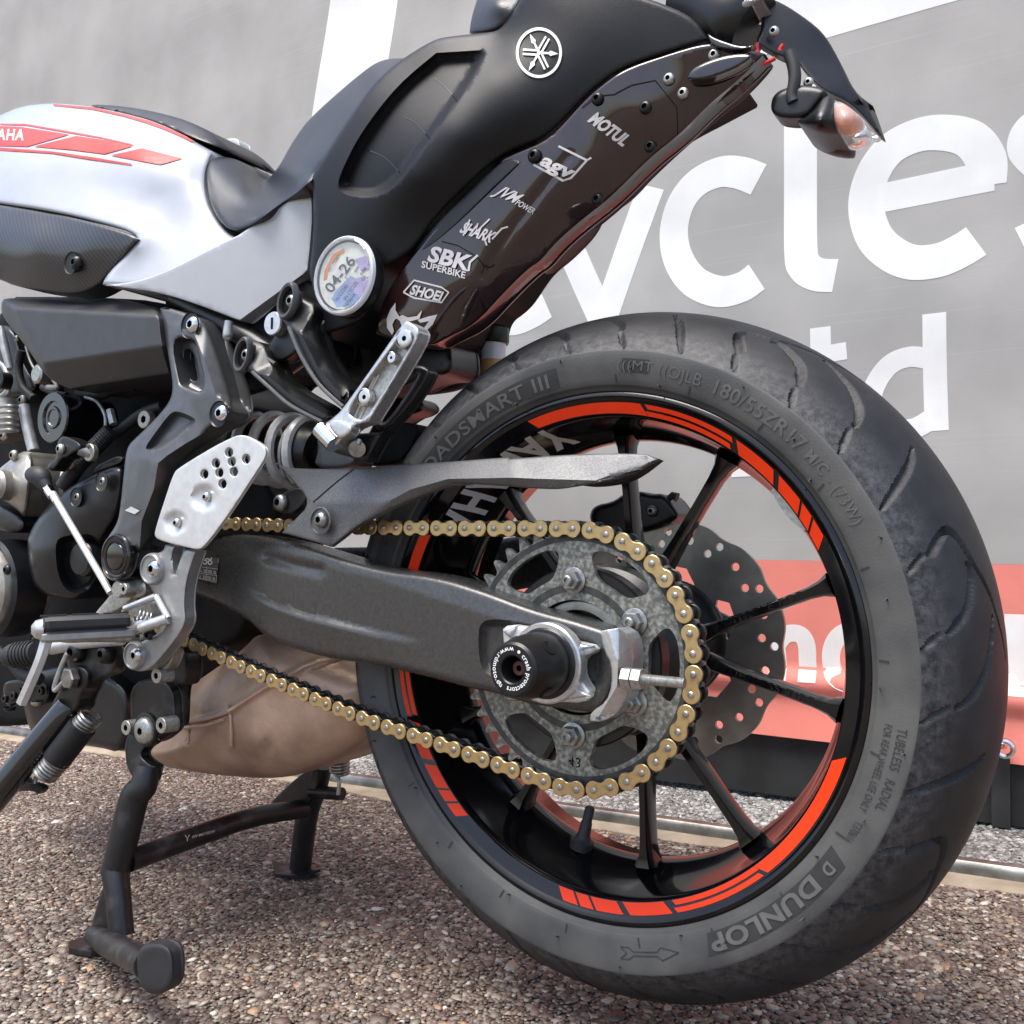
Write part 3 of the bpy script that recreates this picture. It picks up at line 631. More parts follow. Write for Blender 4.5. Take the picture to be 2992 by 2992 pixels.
def tyre():
    ny = 140; yt = np.linspace(-.0886, .0886, ny); prof = side[:-1]+[(y, float(Rt(y))) for y in yt]+[(-a, b) for a, b in side[-2::-1]]
    prof = np.array(prof); n = 1240; nt_, ns = len(prof), len(side)-1
    A = np.arange(n)*2*math.pi/n; Rr = np.repeat(prof[:, 1][:, None], n, 1)
    # carve the grooves (fold the pattern: 8 repeats)
    th = np.degrees(A) ; ty = yt
    dep = np.zeros((ny, n))
    per = n//8 if n % 8 == 0 else None
    for pl, wd in GR:
        c = cat([np.array([a, b, w_]) for (a, b), w_ in zip(pl, wd)], 8)
        a0, a1 = c[:, 0].min()-2, c[:, 0].max()+2
        ia = np.arange(int(math.floor(a0/360*n)), int(math.ceil(a1/360*n))+1); y0, y1 = c[:, 1].min()-.005, c[:, 1].max()+.005; iy = np.where((ty > y0) & (ty < y1))[0]
        if not len(iy): continue
        gx = np.radians(ia*360/n)*.297; gy = ty[iy]*1.12
        cx = np.radians(c[:, 0])*.297; cy = c[:, 1]*1.12; best = np.full((len(iy), len(ia)), -1.)
        for k in range(len(c)-1):
            ax, ay, bx, by_ = cx[k], cy[k], cx[k+1], cy[k+1]; L = (bx-ax)**2+(by_-ay)**2+1e-12
            t = np.clip(((gx[None]-ax)*(bx-ax)+(gy[:, None]-ay)*(by_-ay))/L, 0, 1); d = np.hypot(gx[None]-ax-t*(bx-ax), gy[:, None]-ay-t*(by_-ay)); w_ = c[k, 2]*(1-t)+c[k+1, 2]*t
            best = np.maximum(best, 1-d/np.maximum(w_, 3e-4))
        v = np.clip(best*5., 0, 1)*.0062; jj = ia % n
        dep[np.ix_(iy, jj)] = np.maximum(dep[np.ix_(iy, jj)], v)
    Rr[ns:ns+ny] -= dep
    V = np.stack([np.cos(A)[None]*Rr, np.repeat(prof[:, 0][:, None], n, 1), np.sin(A)[None]*Rr], 2).reshape(-1, 3)
    i, k = np.meshgrid(np.arange(nt_-1), np.arange(n), indexing='ij'); k2 = (k+1) % n
    F = np.stack([i*n+k, i*n+k2, (i+1)*n+k2, (i+1)*n+k], 2).reshape(-1, 4)
    mi = np.where((i.ravel() >= ns) & (i.ravel() < ns+ny-1), 0, 1); pass
    # normals outward
    F = F[:, ::-1]
    return mesh_obj('rear_tyre', V, F.tolist(), ['tread', 'sidewall'], bike, 55, mi)
ty_ob = tyre()
def ang(u, v, Y):
    q = P(u, v, Y); return math.atan2(q[2], q[0]), math.hypot(q[0], q[2])
def wall_text(body, a_mid, R0, h, m='tyre_mark', stretch=1., shear=0., bold=.0, off=.0005, spacing=1.05, name='moulded_lettering'):
    """lettering moulded into the sidewall, clockwise, tops outward; a_mid in degrees"""
    V, F = densify(*text_mesh(body, shear, bold, spacing), .6); L = V[:, 0].max()*h*stretch; R = R0+V[:, 1]*h
    a = math.radians(a_mid)-(V[:, 0]*h*stretch-L/2)/(R0+h/2); y = side_y(R)-off
    return mesh_obj(name, np.stack([np.cos(a)*R, y, np.sin(a)*R], 1), F, m, ty_ob, None)
def wall_patch(a0, a1, R0, R1, m, off=.0003, slant=0., name='moulded_panel', n=24):
    V = []; F = []
    for i in range(n+1):
        for j in range(5):
            R = R0+(R1-R0)*j/4; a = R_(a0+(a1-a0)*i/n)+slant*(j/4-.5); V.append((math.cos(a)*R, float(side_y(R))-off, math.sin(a)*R))
    for i in range(n):
        for j in range(4): F.append([i*5+j, i*5+j+1, (i+1)*5+j+1, (i+1)*5+j])
    return mesh_obj(name, V, F, m, ty_ob, None)
def wang(c): return math.degrees(ang(c[0], c[1], -.087)[0])
wall_patch(wang(S5((378, 255))), 170, .2395, .2575, 'tyre_dark')
wall_patch(wang(S5((590, 228))), wang(S5((678, 236))), .2475, .2590, 'tyre_dark', .0003); wall_text('(((MT', wang(S5((634, 232))), .2492, .0082, off=.0008, stretch=1.2)
wall_text('((OJLB', wang(S5((782, 258))), .2475, .0098, off=.0006)
def wall_fit(body, a0, a1, R0, h, **k):
    V, _ = text_mesh(body, k.get('shear', 0.), k.get('bold', 0.), 1.05); L = V[:, 0].max()*h; wall_text(body, (a0+a1)/2, R0, h, stretch=abs(R_(a0-a1))*(R0+h/2)/L, **k)
wall_fit('ROADSMART III', wang(S5((0, 500)))+10.5, wang(S5((345, 258))), .2420, .0122, off=.0009, bold=.012)
wall_fit('180/55ZR17', wang(S5((895, 300))), wang(S5((1195, 490))), .2465, .0115, off=.0006, bold=.02)
wall_fit('M/C - (73W)', wang(S5((1212, 505))), wang(S5((1372, 745))), .2470, .0090, off=.0006, bold=.012)
wall_fit('TUBELESS   RADIAL', wang(S6((1268, 1280))), wang(S6((1165, 1700))), .2535, .0068, m='tyre_dark', off=.0005)
wall_fit('FOR REAR WHEEL USE ONLY', wang(S6((1215, 1265))), wang(S6((1078, 1705))), .2440, .0055, m='tyre_dark', off=.0005)
wall_fit('DUNLOP', wang(S7((1352, 468))), wang(S7((1050, 648))), .2425, .0120, off=.0010, bold=.035)
wall_fit('T370616', wang(S7((1470, 295))), wang(S7((1435, 350))), .2455, .0058, m='tyre_dark', off=.0005)
wall_patch(wang(S7((1392, 400)))+1.2, wang(S7((1042, 655))), .2405, .2570, 'tyre_dark', .0003, slant=-.02)

wall_text('D', wang(S7((1378, 425))), .2450, .0085, off=.0010, bold=.03)
# direction arrow outline, wear marks and vent flash
def wall_line(pts, w_, m='tyre_dark', name='moulded_line'):
    v, f = ribbon2(pts, w_, cr=False); a = v[:, 0]/.25; R = v[:, 1]
    return mesh_obj(name, np.stack([np.cos(a)*R, side_y(R)-.0007, np.sin(a)*R], 1), f, m, ty_ob, None)
aw = R_(wang(S7((880, 660))))*.25
for seg in ([(-.030, .2545), (-.024, .250), (-.030, .2455), (-.022, .2455), (-.018, .2485), (.004, .2485), (.008, .2452), (.024, .250), (.008, .2548), (.004, .2515), (-.018, .2515), (-.022, .2545), (-.030, .2545)],):
    for a, b in zip(seg, seg[1:]): wall_line([(aw+a[0], a[1]), (aw+b[0], b[1])], .0007)
for k in range(22):
    a = R_(k*360/22+3)*.25; wall_line([(a, .2378), (a+.001*(k % 3-1), .2452)], .0014, name='moulded_rib')
for k in range(30):                            # thin rubber vent hairs
    a = R_(k*12+rng.uniform(-3, 3)); R = [.2385, .2505, .2615][k % 3]; p = np.array([math.cos(a)*R, side_y(R), math.sin(a)*R])
    V, F = tube_mesh([p, p+[rng.normal(0, .0012), -.004, .0015], p+[rng.normal(0, .002), -.0065, -.001]], [.0007, .0006, .0003], 5); mesh_obj('vent_spew', V, F, 'tyre_dark', ty_ob)
# stickers on the rim edge
def film(a0, a1, t0=0., t1=1., sl=.012, m='orange_film', n=None):
    """arc of coloured film on the conical edge band; angles degrees (a0>a1 clockwise)"""
    b0, b1 = np.array([-.0780, .2223]), np.array([-.0744, .2129]); n = n or max(2, int(abs(a0-a1)/1.5)); V = []; F = []; nrm = np.array([-.0005, -.0002])
    for i in range(n+1):
        for j in range(3):
            t = t0+(t1-t0)*j/2; q = b0+(b1-b0)*t+nrm; a = R_(a0+(a1-a0)*i/n)-sl*(t-.5)*3.; V.append((math.cos(a)*q[1], q[0], math.sin(a)*q[1]))
    for i in range(n):
        for j in range(2): F.append([i*3+j, i*3+j+1, (i+1)*3+j+1, (i+1)*3+j])
    return mesh_obj('rim_sticker', V, F, m, wheel, None)
def ra(c, Y=-.07): return math.degrees(ang(c[0], c[1], Y)[0])
G1 = [(108.1, 78.3, 0, 1), (77.2, 55.4, 0, .40), (78.2, 56.4, .60, 1), (54.2, 43.9, 0, 1), (42.3, 35.6, 0, 1), (34.9, 31.6, 0, 1), (30.9, 27.0, 0, 1)]
for a0, a1, t0, t1 in G1: film(a0, a1, t0, t1)
for a0, a1, t0, t1 in G1: film(a0-125.6, a1-125.6, t0, t1)
for a0, a1, t0, t1 in G1: film(229.0+(107.4-a0)-80, 229.0+(107.4-a1)-80, t0, t1, sl=-.012)
# spokes: five pairs
def spoke(a_end, a_hub, name='spoke'):
    st = [(.050, .024, .020, 0.), (.066, .018, .017, 0.), (.085, .0125, .0150, .25), (.115, .0098, .0135, .5), (.150, .0092, .0130, .78), (.178, .0100, .0135, .93), (.190, .0135, .0140, .98), (.1985, .021, .016, 1.)]
    V = []; F = []
    e0, e1 = np.array([math.cos(a_hub), math.sin(a_hub)])*.066, np.array([math.cos(a_end), math.sin(a_end)])*.1985
    d = (e1-e0)/np.linalg.norm(e1-e0); n = np.array([-d[1], d[0]])
    for R, wd, dp, t in st:
        q = e0+d*(R-.066)*np.linalg.norm(e1-e0)/(.1985-.066); yc = -.010+.008*(1-t)
        ring = [(-.5, -.62), (-.30, -1.), (.30, -1.), (.5, -.62), (.5, .62), (.30, 1.), (-.30, 1.), (-.5, .62)]
        for a, b in ring: V.append((q[0]+n[0]*wd*a, yc+dp*b, q[1]+n[1]*wd*a))
    for i in range(len(st)-1):
        for k in range(8): F.append([i*8+k, i*8+(k+1) % 8, (i+1)*8+(k+1) % 8, (i+1)*8+k])
    F += [list(range(8)), [(len(st)-1)*8+k for k in range(8)]]
    V, F = recalc(V, F); return mesh_obj(name, V, F, 'rim_black', wheel, 30), e0, d, n
sp = []
for k in range(5):
    c = 75.9-72*k
    for s in (1, -1): sp.append(spoke(R_(c+15.1*s), R_(c+8*s)))
def spoke_text(body, s, r0, h, stretch=1.3):
    _, e0, d, n = s; V, F = text_mesh(body, 0, .01, 1.1); q = e0[None]+d[None]*(r0+V[:, 0]*h*stretch)[:, None]-n[None]*((.35-V[:, 1])*h)[:, None]
    mesh_obj('cast_lettering', np.stack([q[:, 0], np.full(len(q), -.0245+.0015), q[:, 1]], 1), F, 'rim_black', wheel, None)
spoke_text('SUITABLE FOR', sp[2], .03, .0062); spoke_text('TUBELESS TIRES', sp[3], .03, .0062)
# YAMAHA lettering inside the rim barrel
def barrel_text():
    V, F = densify(*text_mesh('YAMAHA', 0, .04, 1.12), .25); L = V[:, 0].max(); a0, a1 = 103.5, 150.
    a = np.radians(a0+(a1-a0)*V[:, 0]/L); y = -.069+V[:, 1]*.046; R = np.interp(y, [-.0715, -.066, -.051, -.040, -.024, -.014], [.2112, .2100, .2080, .2060, .2030, .1985])-.0007
    return mesh_obj('barrel_lettering', np.stack([np.cos(a)*R, y, np.sin(a)*R], 1), F, 'white_print', wheel, None)
barrel_text()
lathe('hub', [(-.100, .034), (-.100, .046), (-.097, .0485), (-.092, .049), (-.090, .056), (-.074, .066), (-.066, .076), (-.050, .078), (-.044, .066), (-.02, .052), (.03, .045), (.05, .047), (.068, .060), (.080, .062), (.080, .03)], (0, 0, 0), 'satin_black', wheel, n=72)
vs = R_(-103.5); p0 = np.array([math.cos(vs)*.197, -.012, math.sin(vs)*.197]); up_ = np.array([-math.cos(vs), 0, -math.sin(vs)])
vq = P(*S7((765, 300)), -.012)
tube('valve_stem', [p0-up_*.004, p0+up_*.004, p0+up_*.006, p0+up_*.010, p0+up_*.022, p0+up_*.023, p0+up_*.036, p0+up_*.038], [.0115, .0115, .0080, .0062, .0056, .0048, .0048, .0036], 'rubber', wheel, smooth=0)
# balance weight
V = []; F = []
for i in range(13):
    a = R_(44.5-i*1.02); tt = math.sin(math.pi*min(max(i/12, .06), .94))**.35
    for dy, dr in ((-.008, 0), (-.008, -.0085*tt), (.008, -.0085*tt), (.008, 0)): R = .2080+dr; V.append((math.cos(a)*R, -.036+dy, math.sin(a)*R))
for i in range(12):
    for k in range(4): F.append([i*4+k, i*4+(k+1) % 4, (i+1)*4+(k+1) % 4, (i+1)*4+k])
F += [[0, 1, 2, 3], [51, 50, 49, 48]]
V, F = recalc(V, F); mesh_obj('balance_weight', V, F, 'zinc', wheel)

def slab(name, outer, holes, y0, y1, m, parent, sharp=35, label=None):
    loops = [np.array(outer)]+[np.array(h) for h in holes]; pts = np.concatenate(loops); e = []; o = 0
    for lp in loops: n = len(lp); e += [(o+i, o+(i+1) % n) for i in range(n)]; o += n
    r = delaunay_2d_cdt([Vector(p) for p in pts], e, [], 1, 1e-7)
    q = np.array([(v.x, v.y) for v in r[0]]); F = [list(f) for f in r[2]]; n = len(q); cnt = {}; ce = np.array([q[f].mean(0) for f in F]); kp = np.ones(len(F), bool)
    for h in loops[1:]: kp &= ~inside(ce, h)
    F = [f for f, z in zip(F, kp) if z]
    for f in F:
        for i in range(3): cnt[(f[i], f[(i+1) % 3])] = 1
    be = [(a, b) for a, b in cnt if (b, a) not in cnt]
    V = np.concatenate([np.stack([q[:, 0], np.full(n, y0), q[:, 1]], 1), np.stack([q[:, 0], np.full(n, y1), q[:, 1]], 1)])
    FF = F+[[i+n for i in f[::-1]] for f in F]+[[b, a, a+n, b+n] for a, b in be]; V, FF = recalc(V, FF)
    return mesh_obj(name, V, FF, m, parent, sharp, label=label)
def circ2(c, r, n=24, ry=None, rot=0): return [(c[0]+math.cos(2*math.pi*i/n)*r*math.cos(rot)-math.sin(2*math.pi*i/n)*(ry or r)*math.sin(rot), c[1]+math.cos(2*math.pi*i/n)*r*math.sin(rot)+math.sin(2*math.pi*i/n)*(ry or r)*math.cos(rot)) for i in range(n)]
# ---- brake disc (far side)
o = []
for i in range(240):
    a = 2*math.pi*i/240; o.append((math.cos(a)*(.1226-.0042*(.5+.5*math.cos(12*a))**2), math.sin(a)*(.1226-.0042*(.5+.5*math.cos(12*a))**2)))
hl = [circ2((0, 0), .046, 48)]
for k in range(24):
    for R, da in ((.1105, 0), (.0985, .075)) if k % 2 == 0 else ((.1045, .03),):
        a = 2*math.pi*k/24+da; hl.append(circ2((math.cos(a)*R, math.sin(a)*R), .0042, 14))
for k in range(6):
    a = 2*math.pi*k/6+.35; hl.append([(math.cos(a+t)*(.068+.010*r), math.sin(a+t)*(.068+.010*r)) for t, r in ((-.3, -.4), (-.1, -1), (.2, -.9), (.33, 0), (.2, .9), (-.1, .8))])
slab('brake_disc', o, hl, .085, .090, 'disc', bike)
lathe('disc_carrier', [(.0835, .030), (.0835, .0600), (.0850, .0625), (.0900, .0625), (.092, .058), (.092, .030)], (0, 0, 0), 'satin_black', bike, n=60, close=True)
# ---- caliper and its bracket
cal, _ = panel('brake_caliper', S5((480, 715), (500, 680), (560, 670), (600, 640), (650, 632), (690, 645), (730, 640), (770, 690), (785, 720), (740, 745), (690, 765), (560, 790), (495, 755)), .075, .045, 'satin_black', bike, rnd=.006, step=9)
bolt('pad_pin', P(*S5((690, 700)), .073), .006, 'steel', cal); tube('bleed_nipple', [P(*S5((742, 662)), .085), P(*S5((760, 648)), .085), P(*S5((775, 655)), .085)], [.003, .004, .005], 'rubber', cal, smooth=0)
tube('far_swingarm', [(-.50, .13, .055), (-.30, .135, .06), (-.15, .13, .075), (.02, .125, .01), (.06, .125, 0)], [.035, .035, .03, .026, .02], 'swingarm', bike, flat=.5)
# ---- sprocket
T = 43; o = []
for i in range(T):
    for f, R in ((-.5, .1040), (-.36, .1046), (-.25, .1075), (-.15, .1118), (-.07, .1142), (.07, .1142), (.15, .1118), (.25, .1075), (.36, .1046)):
        a = 1.4181+(i+.5+f)*2*math.pi/T; o.append((math.cos(a)*R, math.sin(a)*R))
hl = [circ2((0, 0), .0485, 60)]
for k in range(6):
    c = k*math.pi/3; w_ = []
    for t in np.linspace(-1, 1, 13): w_.append((c+t*R_(21.5)*(1 if abs(t) < .9 else .97), .0950-.0015*t**2-.004*max(0, abs(t)-.85)/.15))
    for t in np.linspace(1, -1, 13): w_.append((c+t*R_(12.5)*1.38, .0680+.0030*(1-t*t)*0+.0125*max(0, abs(t)-.45)**1.3))
    hl.append([tuple(p) for p in chaikin([(math.cos(a)*R, math.sin(a)*R) for a, R in w_[::2]], 2)])
spr = slab('rear_sprocket', o, hl, -.1175, -.1115, 'sprocket', bike)
lathe('tooth_band', [(-.1179, .0985), (-.1179, .1035), (-.1176, .1037)], (0, 0, 0), 'sprocket_dark', spr, n=90, cap=(False, False))
lathe('inner_band', [(-.1178, .0555), (-.1178, .0615), (-.1175, .0617)], (0, 0, 0), 'sprocket_dark', spr, n=72, cap=(False, False))
lathe('carrier', [(-.1110, .050), (-.1110, .0750), (-.1090, .0765), (-.094, .0765), (-.090, .074), (-.090, .05)], (0, 0, 0), 'satin_black', spr, n=72, close=True)
lathe('carrier_ring', [(-.1120, .040), (-.1125, .0445), (-.1120, .0470), (-.100, .0475), (-.095, .040)], (0, 0, 0), 'engine_silver', spr, n=60, cap=(False, False))
for k in range(6):
    a = R_(30.5+60*k); c = np.array([math.cos(a)*.065, -.1178, math.sin(a)*.065])
    lathe('washer', [(0, .0112), (-.0018, .0112), (-.0022, .0105), (-.0022, .004)], c, 'steel', spr, n=24)
    V, F = lathe_mesh([(-.002, .0088), (-.0085, .0088), (-.0095, .0078), (-.0095, .0050), (-.0085, .0048), (-.0130, .0046), (-.0138, .0038), (-.0138, .0001)], n=6); V2_, F2_ = lathe_mesh([(-.0095, .0045), (-.0140, .0045), (-.0146, .0036), (-.0146, .0022), (-.0125, .0020), (-.0125, .0001)], n=20)
    V, F, mi = join([(V[:24], [f for f in F if max(f) < 24]), (V2_, F2_)]); V, F = recalc(np.array(V)+c, F); mesh_obj('sprocket_nut', V, F, 'steel', spr, 30)
V, F = text_mesh('43', 0, 0, 1.1); mesh_obj('stamped_number', np.stack([-.004+(V[:, 0])*.008, np.full(len(V), -.1180), -.0915-V[:, 1]*.008+.008], 1), F, 'dark_void', spr, None)
# ---- drive chain
pitch = .015875; PA = .1087
def fig8(n=14, R=.0074, wst=.0049):
    o = []
    for i in range(n+1):
        a = math.pi/2+math.pi*i/n*1.0; a = R_(50)+(R_(310)-R_(50))*i/n; o.append((R*math.cos(a), R*math.sin(a)))
    # bottom waist, then right lobe
    for x in (.35, .5, .65): o.append((pitch*x, -wst-.0006*abs(x-.5)*4))
    for i in range(n+1):
        a = R_(-130)+R_(260)*i/n; o.append((pitch+R*math.cos(a), R*math.sin(a)))
    for x in (.65, .5, .35): o.append((pitch*x, wst+.0006*abs(x-.5)*4))
    return o
def slab_mesh(outer, y0, y1, bev=.0004):
    q = np.array(outer); c = q.mean(0); n = len(q); V = []
    cen = np.where(q[:, :1] < pitch/2, 0., pitch); inn = np.stack([q[:, 0]-(q[:, 0]-cen[:, 0])*.07, q[:, 1]*.93], 1)
    for yy, pp in ((y0, inn), (y0+bev, q), (y1-bev, q), (y1, inn)): V += [(a, yy, b) for a, b in pp]
    F = [[k*n+i, k*n+(i+1) % n, (k+1)*n+(i+1) % n, (k+1)*n+i] for k in range(3) for i in range(n)]
    def cap(off):
        r = delaunay_2d_cdt([Vector(p) for p in inn], [(i, (i+1) % n) for i in range(n)], [], 1, 1e-9); return [[off+r[3][i][0] for i in f] for f in r[2]]
    F += cap(0)+cap(3*n)
    return recalc(V, F)
def pinm(x, y0, y1, r, n=12):
    V, F = lathe_mesh([(y0, r*.55), (y0+.0003, r*.8), (y0+.0008, r), (y1, r)], n=n); F.append(list(range(n))); F.append([3*n+k for k in range(n)]); return recalc(V+np.array([x, 0, 0]), F)
f8 = fig8()
oV, oF, omi = join([(*slab_mesh(f8, -.1246, -.1226), 0), (*slab_mesh(f8, -.1074, -.1054), 1), (*pinm(0, -.1260, -.105, .0027), 2), (*pinm(pitch, -.1260, -.105, .0027), 2)])
iV, iF, imi = join([(*slab_mesh(f8, -.1221, -.1202), 0), (*slab_mesh(f8, -.1098, -.1079), 0), (*pinm(0, -.1200, -.1100, .0051, 14), 0), (*pinm(pitch, -.1200, -.1100, .0051, 14), 0)])
def lmesh(nm, V, F, mi, ms):
    me = bpy.data.meshes.new(nm); me.from_pydata(np.asarray(V).tolist(), [], F)
    for k in ms: me.materials.append(M[k])
    me.polygons.foreach_set('material_index', np.asarray(mi, np.int32)); me.polygons.foreach_set('use_smooth', np.ones(len(F), bool)); me.set_sharp_from_angle(angle=R_(35)); return me
me_o = lmesh('chain_link', oV, oF, omi, ['gold', 'chain_dark', 'pin']); me_i = lmesh('inner_link', iV, iF, imi, ['chain_dark'])
pts = {i: np.array([math.cos(1.4181-i*2*math.pi/T)*PA, math.sin(1.4181-i*2*math.pi/T)*PA]) for i in range(-1, 23)}
def walk(start, path, i0, di, n):
    q = cat(path, 30); q = np.concatenate([[start], q]); cur = np.array(start); i = i0; j = 0
    for _ in range(n):
        while j < len(q) and np.linalg.norm(q[j]-cur) < pitch: j += 1
        if j >= len(q): break
        a, b = q[max(j-1, 0)], q[j]; lo, hi = 0., 1.
        for _ in range(30):
            t = (lo+hi)/2
            if np.linalg.norm(a+(b-a)*t-cur) < pitch: lo = t
            else: hi = t
        cur = a+(b-a)*hi; i += di; pts[i] = cur
walk(pts[-1], [pts[-1], (-.15, .1092), (-.30, .1110), (-.421, .1140), (-.60, .1185)], -1, -1, 40)
walk(pts[22], [pts[22], (-.125, -.0900), (-.234, -.0740), (-.36, -.0480), (-.476, -.0205), (-.60, .0120)], 22, 1, 40)
chain = bpy.data.objects.new('drive_chain', None); COL.objects.link(chain); chain.empty_display_size = .02; put(chain, (-.3, -.115, 0), bike)
chain['label'] = 'gold drive chain with dark inner links'
ks = sorted(pts)
for k in ks[:-1]:
    a, b = pts[k], pts[k+1]; me = me_o if k % 2 == 0 else me_i
    ob = bpy.data.objects.new('chain_link' if k % 2 == 0 else 'inner_link', me); COL.objects.link(ob); put(ob, (a[0], 0, a[1]), chain); ob.rotation_euler = (0, -math.atan2(b[1]-a[1], b[0]-a[0]), 0)

# ---- swingarm
so = R3((960, 250), (990, 200), (1060, 125), (1180, 105), (1300, 110), (1440, 135), (1600, 180), (1932, 285))+S4((300, 402), (560, 482), (800, 575), (1000, 625), (1180, 682, 1), (1240, 800), (1230, 960), (1130, 1110, 1), (1020, 1100), (850, 1075), (700, 1040), (600, 1005), (480, 985), (300, 935), (0, 862))+R3((1700, 748), (1500, 690), (1400, 655), (1330, 600), (1270, 540), (1100, 460), (960, 400))
_ws = np.array(R3((1255, 375), (1420, 455), (1560, 505), (1932, 600))+[S4((260, 740))])
def swf(q):
    q = np.asarray(q); y = np.interp(q[:, 0], [350, 400, 450, 500, 550, 620, 1160], [-.112, -.120, -.1300, -.1400, -.1462, -.1490, -.1490])
    k = np.interp(q[:, 0], _ws[:, 0], _ws[:, 1]); sd = (q[:, 1]-k)*.96; fade = np.interp(q[:, 0], [458, 500, 560, 640, 800], [0, 1, 1, .8, 0])
    top = np.interp(q[:, 0], [400, 480, 575, 700, 920, 1150], [1030, 1018, 1020, 1048, 1120, 1190]); lean = np.clip(1-(q[:, 1]-top)/40, 0, 1)*.0035
    return y+lean-.0062*fade*np.clip(sd/11, 0, 1)*np.clip(1-(sd-11)/75, 0, 1)
swf.creases = [_ws]
pk = sink(S4((520, 690), (545, 640), (610, 628), (800, 650), (1160, 730), (1190, 900), (1110, 1060), (800, 1030), (590, 930), (530, 880)), .0075, 15)
def arm_relief(q):     # pressed groove high on the arm
    l = np.array(R3((1375, 225), (1500, 262), (1640, 290))); d = np.full(len(q), 1e9)
    for i in range(len(l)-1):
        ab = l[i+1]-l[i]; t = np.clip(((q-l[i]) @ ab)/(ab @ ab), 0, 1); d = np.minimum(d, np.hypot(*(q-l[i]-t[:, None]*ab).T))
    return pk(q)+.0045*np.exp(-(d/9)**2)
arm_relief.creases = pk.creases
swing, sy = panel('swingarm', so, swf, .034, 'swingarm', bike, rnd=.0065, step=6, ridge=arm_relief, sharp=50)
# tyre pressure label
V, F = box(0, 1, 0, .001, 0, 1)
def on_surface(name, poly, yf, m, parent, off=.0012, step=10):
    q = resample(np.array([p[:2] for p in poly], float), step); lo, hi = q.min(0), q.max(0); G = np.array([(x, y) for x in np.arange(lo[0], hi[0], step) for y in np.arange(lo[1], hi[1], step)]).reshape(-1, 2)
    if len(G): G = G[inside(G, q)]
    if len(G): G = G[seg_dist(G, q) > step*.4]
    r = delaunay_2d_cdt([Vector(p) for p in np.concatenate([q, G.reshape(-1, 2)])], [(i, (i+1) % len(q)) for i in range(len(q))], [], 1, 1e-4); v = np.array([(a.x, a.y) for a in r[0]])
    return mesh_obj(name, [P(a, b, c) for (a, b), c in zip(v, yf(v)-off)], [list(f) for f in r[2]], m, parent, None)
on_surface('pressure_label', R3((1018, 222), (1125, 228), (1108, 362), (1000, 330)), sy, 'ink', swing, .0016)
for t_, a, b, h in (('225, 33', (1012, 298), (1058, 306), 17), ('250, 36', (1064, 306), (1108, 313), 17), ('225, 33', (1008, 330), (1054, 338), 17), ('250, 36', (1060, 338), (1104, 346), 17)):
    decal('label_print', text_mesh(t_, 0, .01), R3(a), R3(b), np.array((.03, -1))*h*R3.s, sy, 'sticker_white', swing, .0020)
for a, b in (((1012, 272), (1118, 286)), ((1006, 306), (1112, 319)), ((1000, 330), (1104, 352)), ((1062, 280), (1056, 345)), ((1120, 235), (1108, 358))):
    V, F = ribbon2([R3(a), R3(b)], .7, cr=False); mesh_obj('label_rule', [P(u, v, c) for (u, v), c in zip(V, sy(V)-.0020)], F, 'sticker_white', swing, None)
for c, r in (((1052, 250), 4.5), ((1078, 252), 4.5)):
    q = R3(c); V = [(q[0]+math.cos(i*math.pi/8)*rr, q[1]+math.sin(i*math.pi/8)*rr) for i in range(17) for rr in (r*.6, r)]; V = np.array(V); mesh_obj('label_print', [P(u, v, cc) for (u, v), cc in zip(V, sy(V)-.0020)], [[2*i, 2*i+1, 2*i+3, 2*i+2] for i in range(16)], 'sticker_white', swing, None)
V, F = ribbon2([R3(p) for p in ((1050, 240), (1062, 232), (1080, 238), (1086, 228))], 1.6); mesh_obj('label_print', [P(u, v, c) for (u, v), c in zip(V, sy(V)-.0020)], F, 'sticker_white', swing, None)
# axle block: silver star plate, bobbin, adjuster
adj, _ = panel('chain_adjuster', S4((1150, 690, 1), (1240, 676, 1), (1305, 715), (1320, 830, 1), (1300, 1010), (1240, 1112, 1), (1160, 1160), (1095, 1152, 1), (1100, 1108), (1180, 1055), (1208, 970), (1205, 860), (1172, 800)), facets(S4((1150, 690, -.1605), (1190, 684, -.1605), (1240, 676, -.1560), (1240, 850, -.1605), (1235, 975, -.1605), (1140, 1130, -.1605), (1095, 1152, -.1605), (1318, 760, -.1400), (1320, 900, -.1400), (1300, 1010, -.1470), (1240, 1115, -.1470), (1205, 860, -.1605), (1208, 970, -.1605)), [(1, 3, 4, 5)]), .020, 'silver', bike, rnd=.0008, step=4, it=1, sharp=40)
star, _ = panel('axle_plate', S4((640, 690), (680, 657), (780, 672), (900, 690), (945, 735, 1), (1110, 765, 1), (1132, 795), (1050, 830), (1045, 900), (1060, 950), (1112, 1020), (1060, 1062), (950, 1055), (880, 1060), (780, 1050), (690, 900)), -.158, .012, 'satin_alu', bike, rnd=.0035, step=8, it=1)
for a, b, c in (((945, 740), (1110, 770), (985, 815)), ((985, 960), (1100, 1025), (940, 1050)), ((650, 695), (720, 665), (690, 730))):
    panel('star_lug', S4((*a, 1), (*b, 1), (*c, 1)), -.161, .006, 'silver', star, rnd=.0022, step=7, it=1)
bob = lathe('crash_bobbin', [(-.160, .0285), (-.168, .0285), (-.1695, .0270), (-.170, .0245), (-.173, .0240), (-.174, .0252), (-.190, .0252), (-.200, .0240), (-.209, .0222), (-.2145, .0208), (-.2165, .0188), (-.2165, .0112), (-.2155, .0102), (-.2020, .0094), (-.1990, .0075), (-.1990, .0001)], (0, 0, 0), 'satin_black', bike, n=64)
lathe('flange_ring', [(-.157, .0325), (-.1665, .0325), (-.168, .0312), (-.168, .0262)], (0, 0, 0), 'silver', bob, n=64, cap=(False, False))
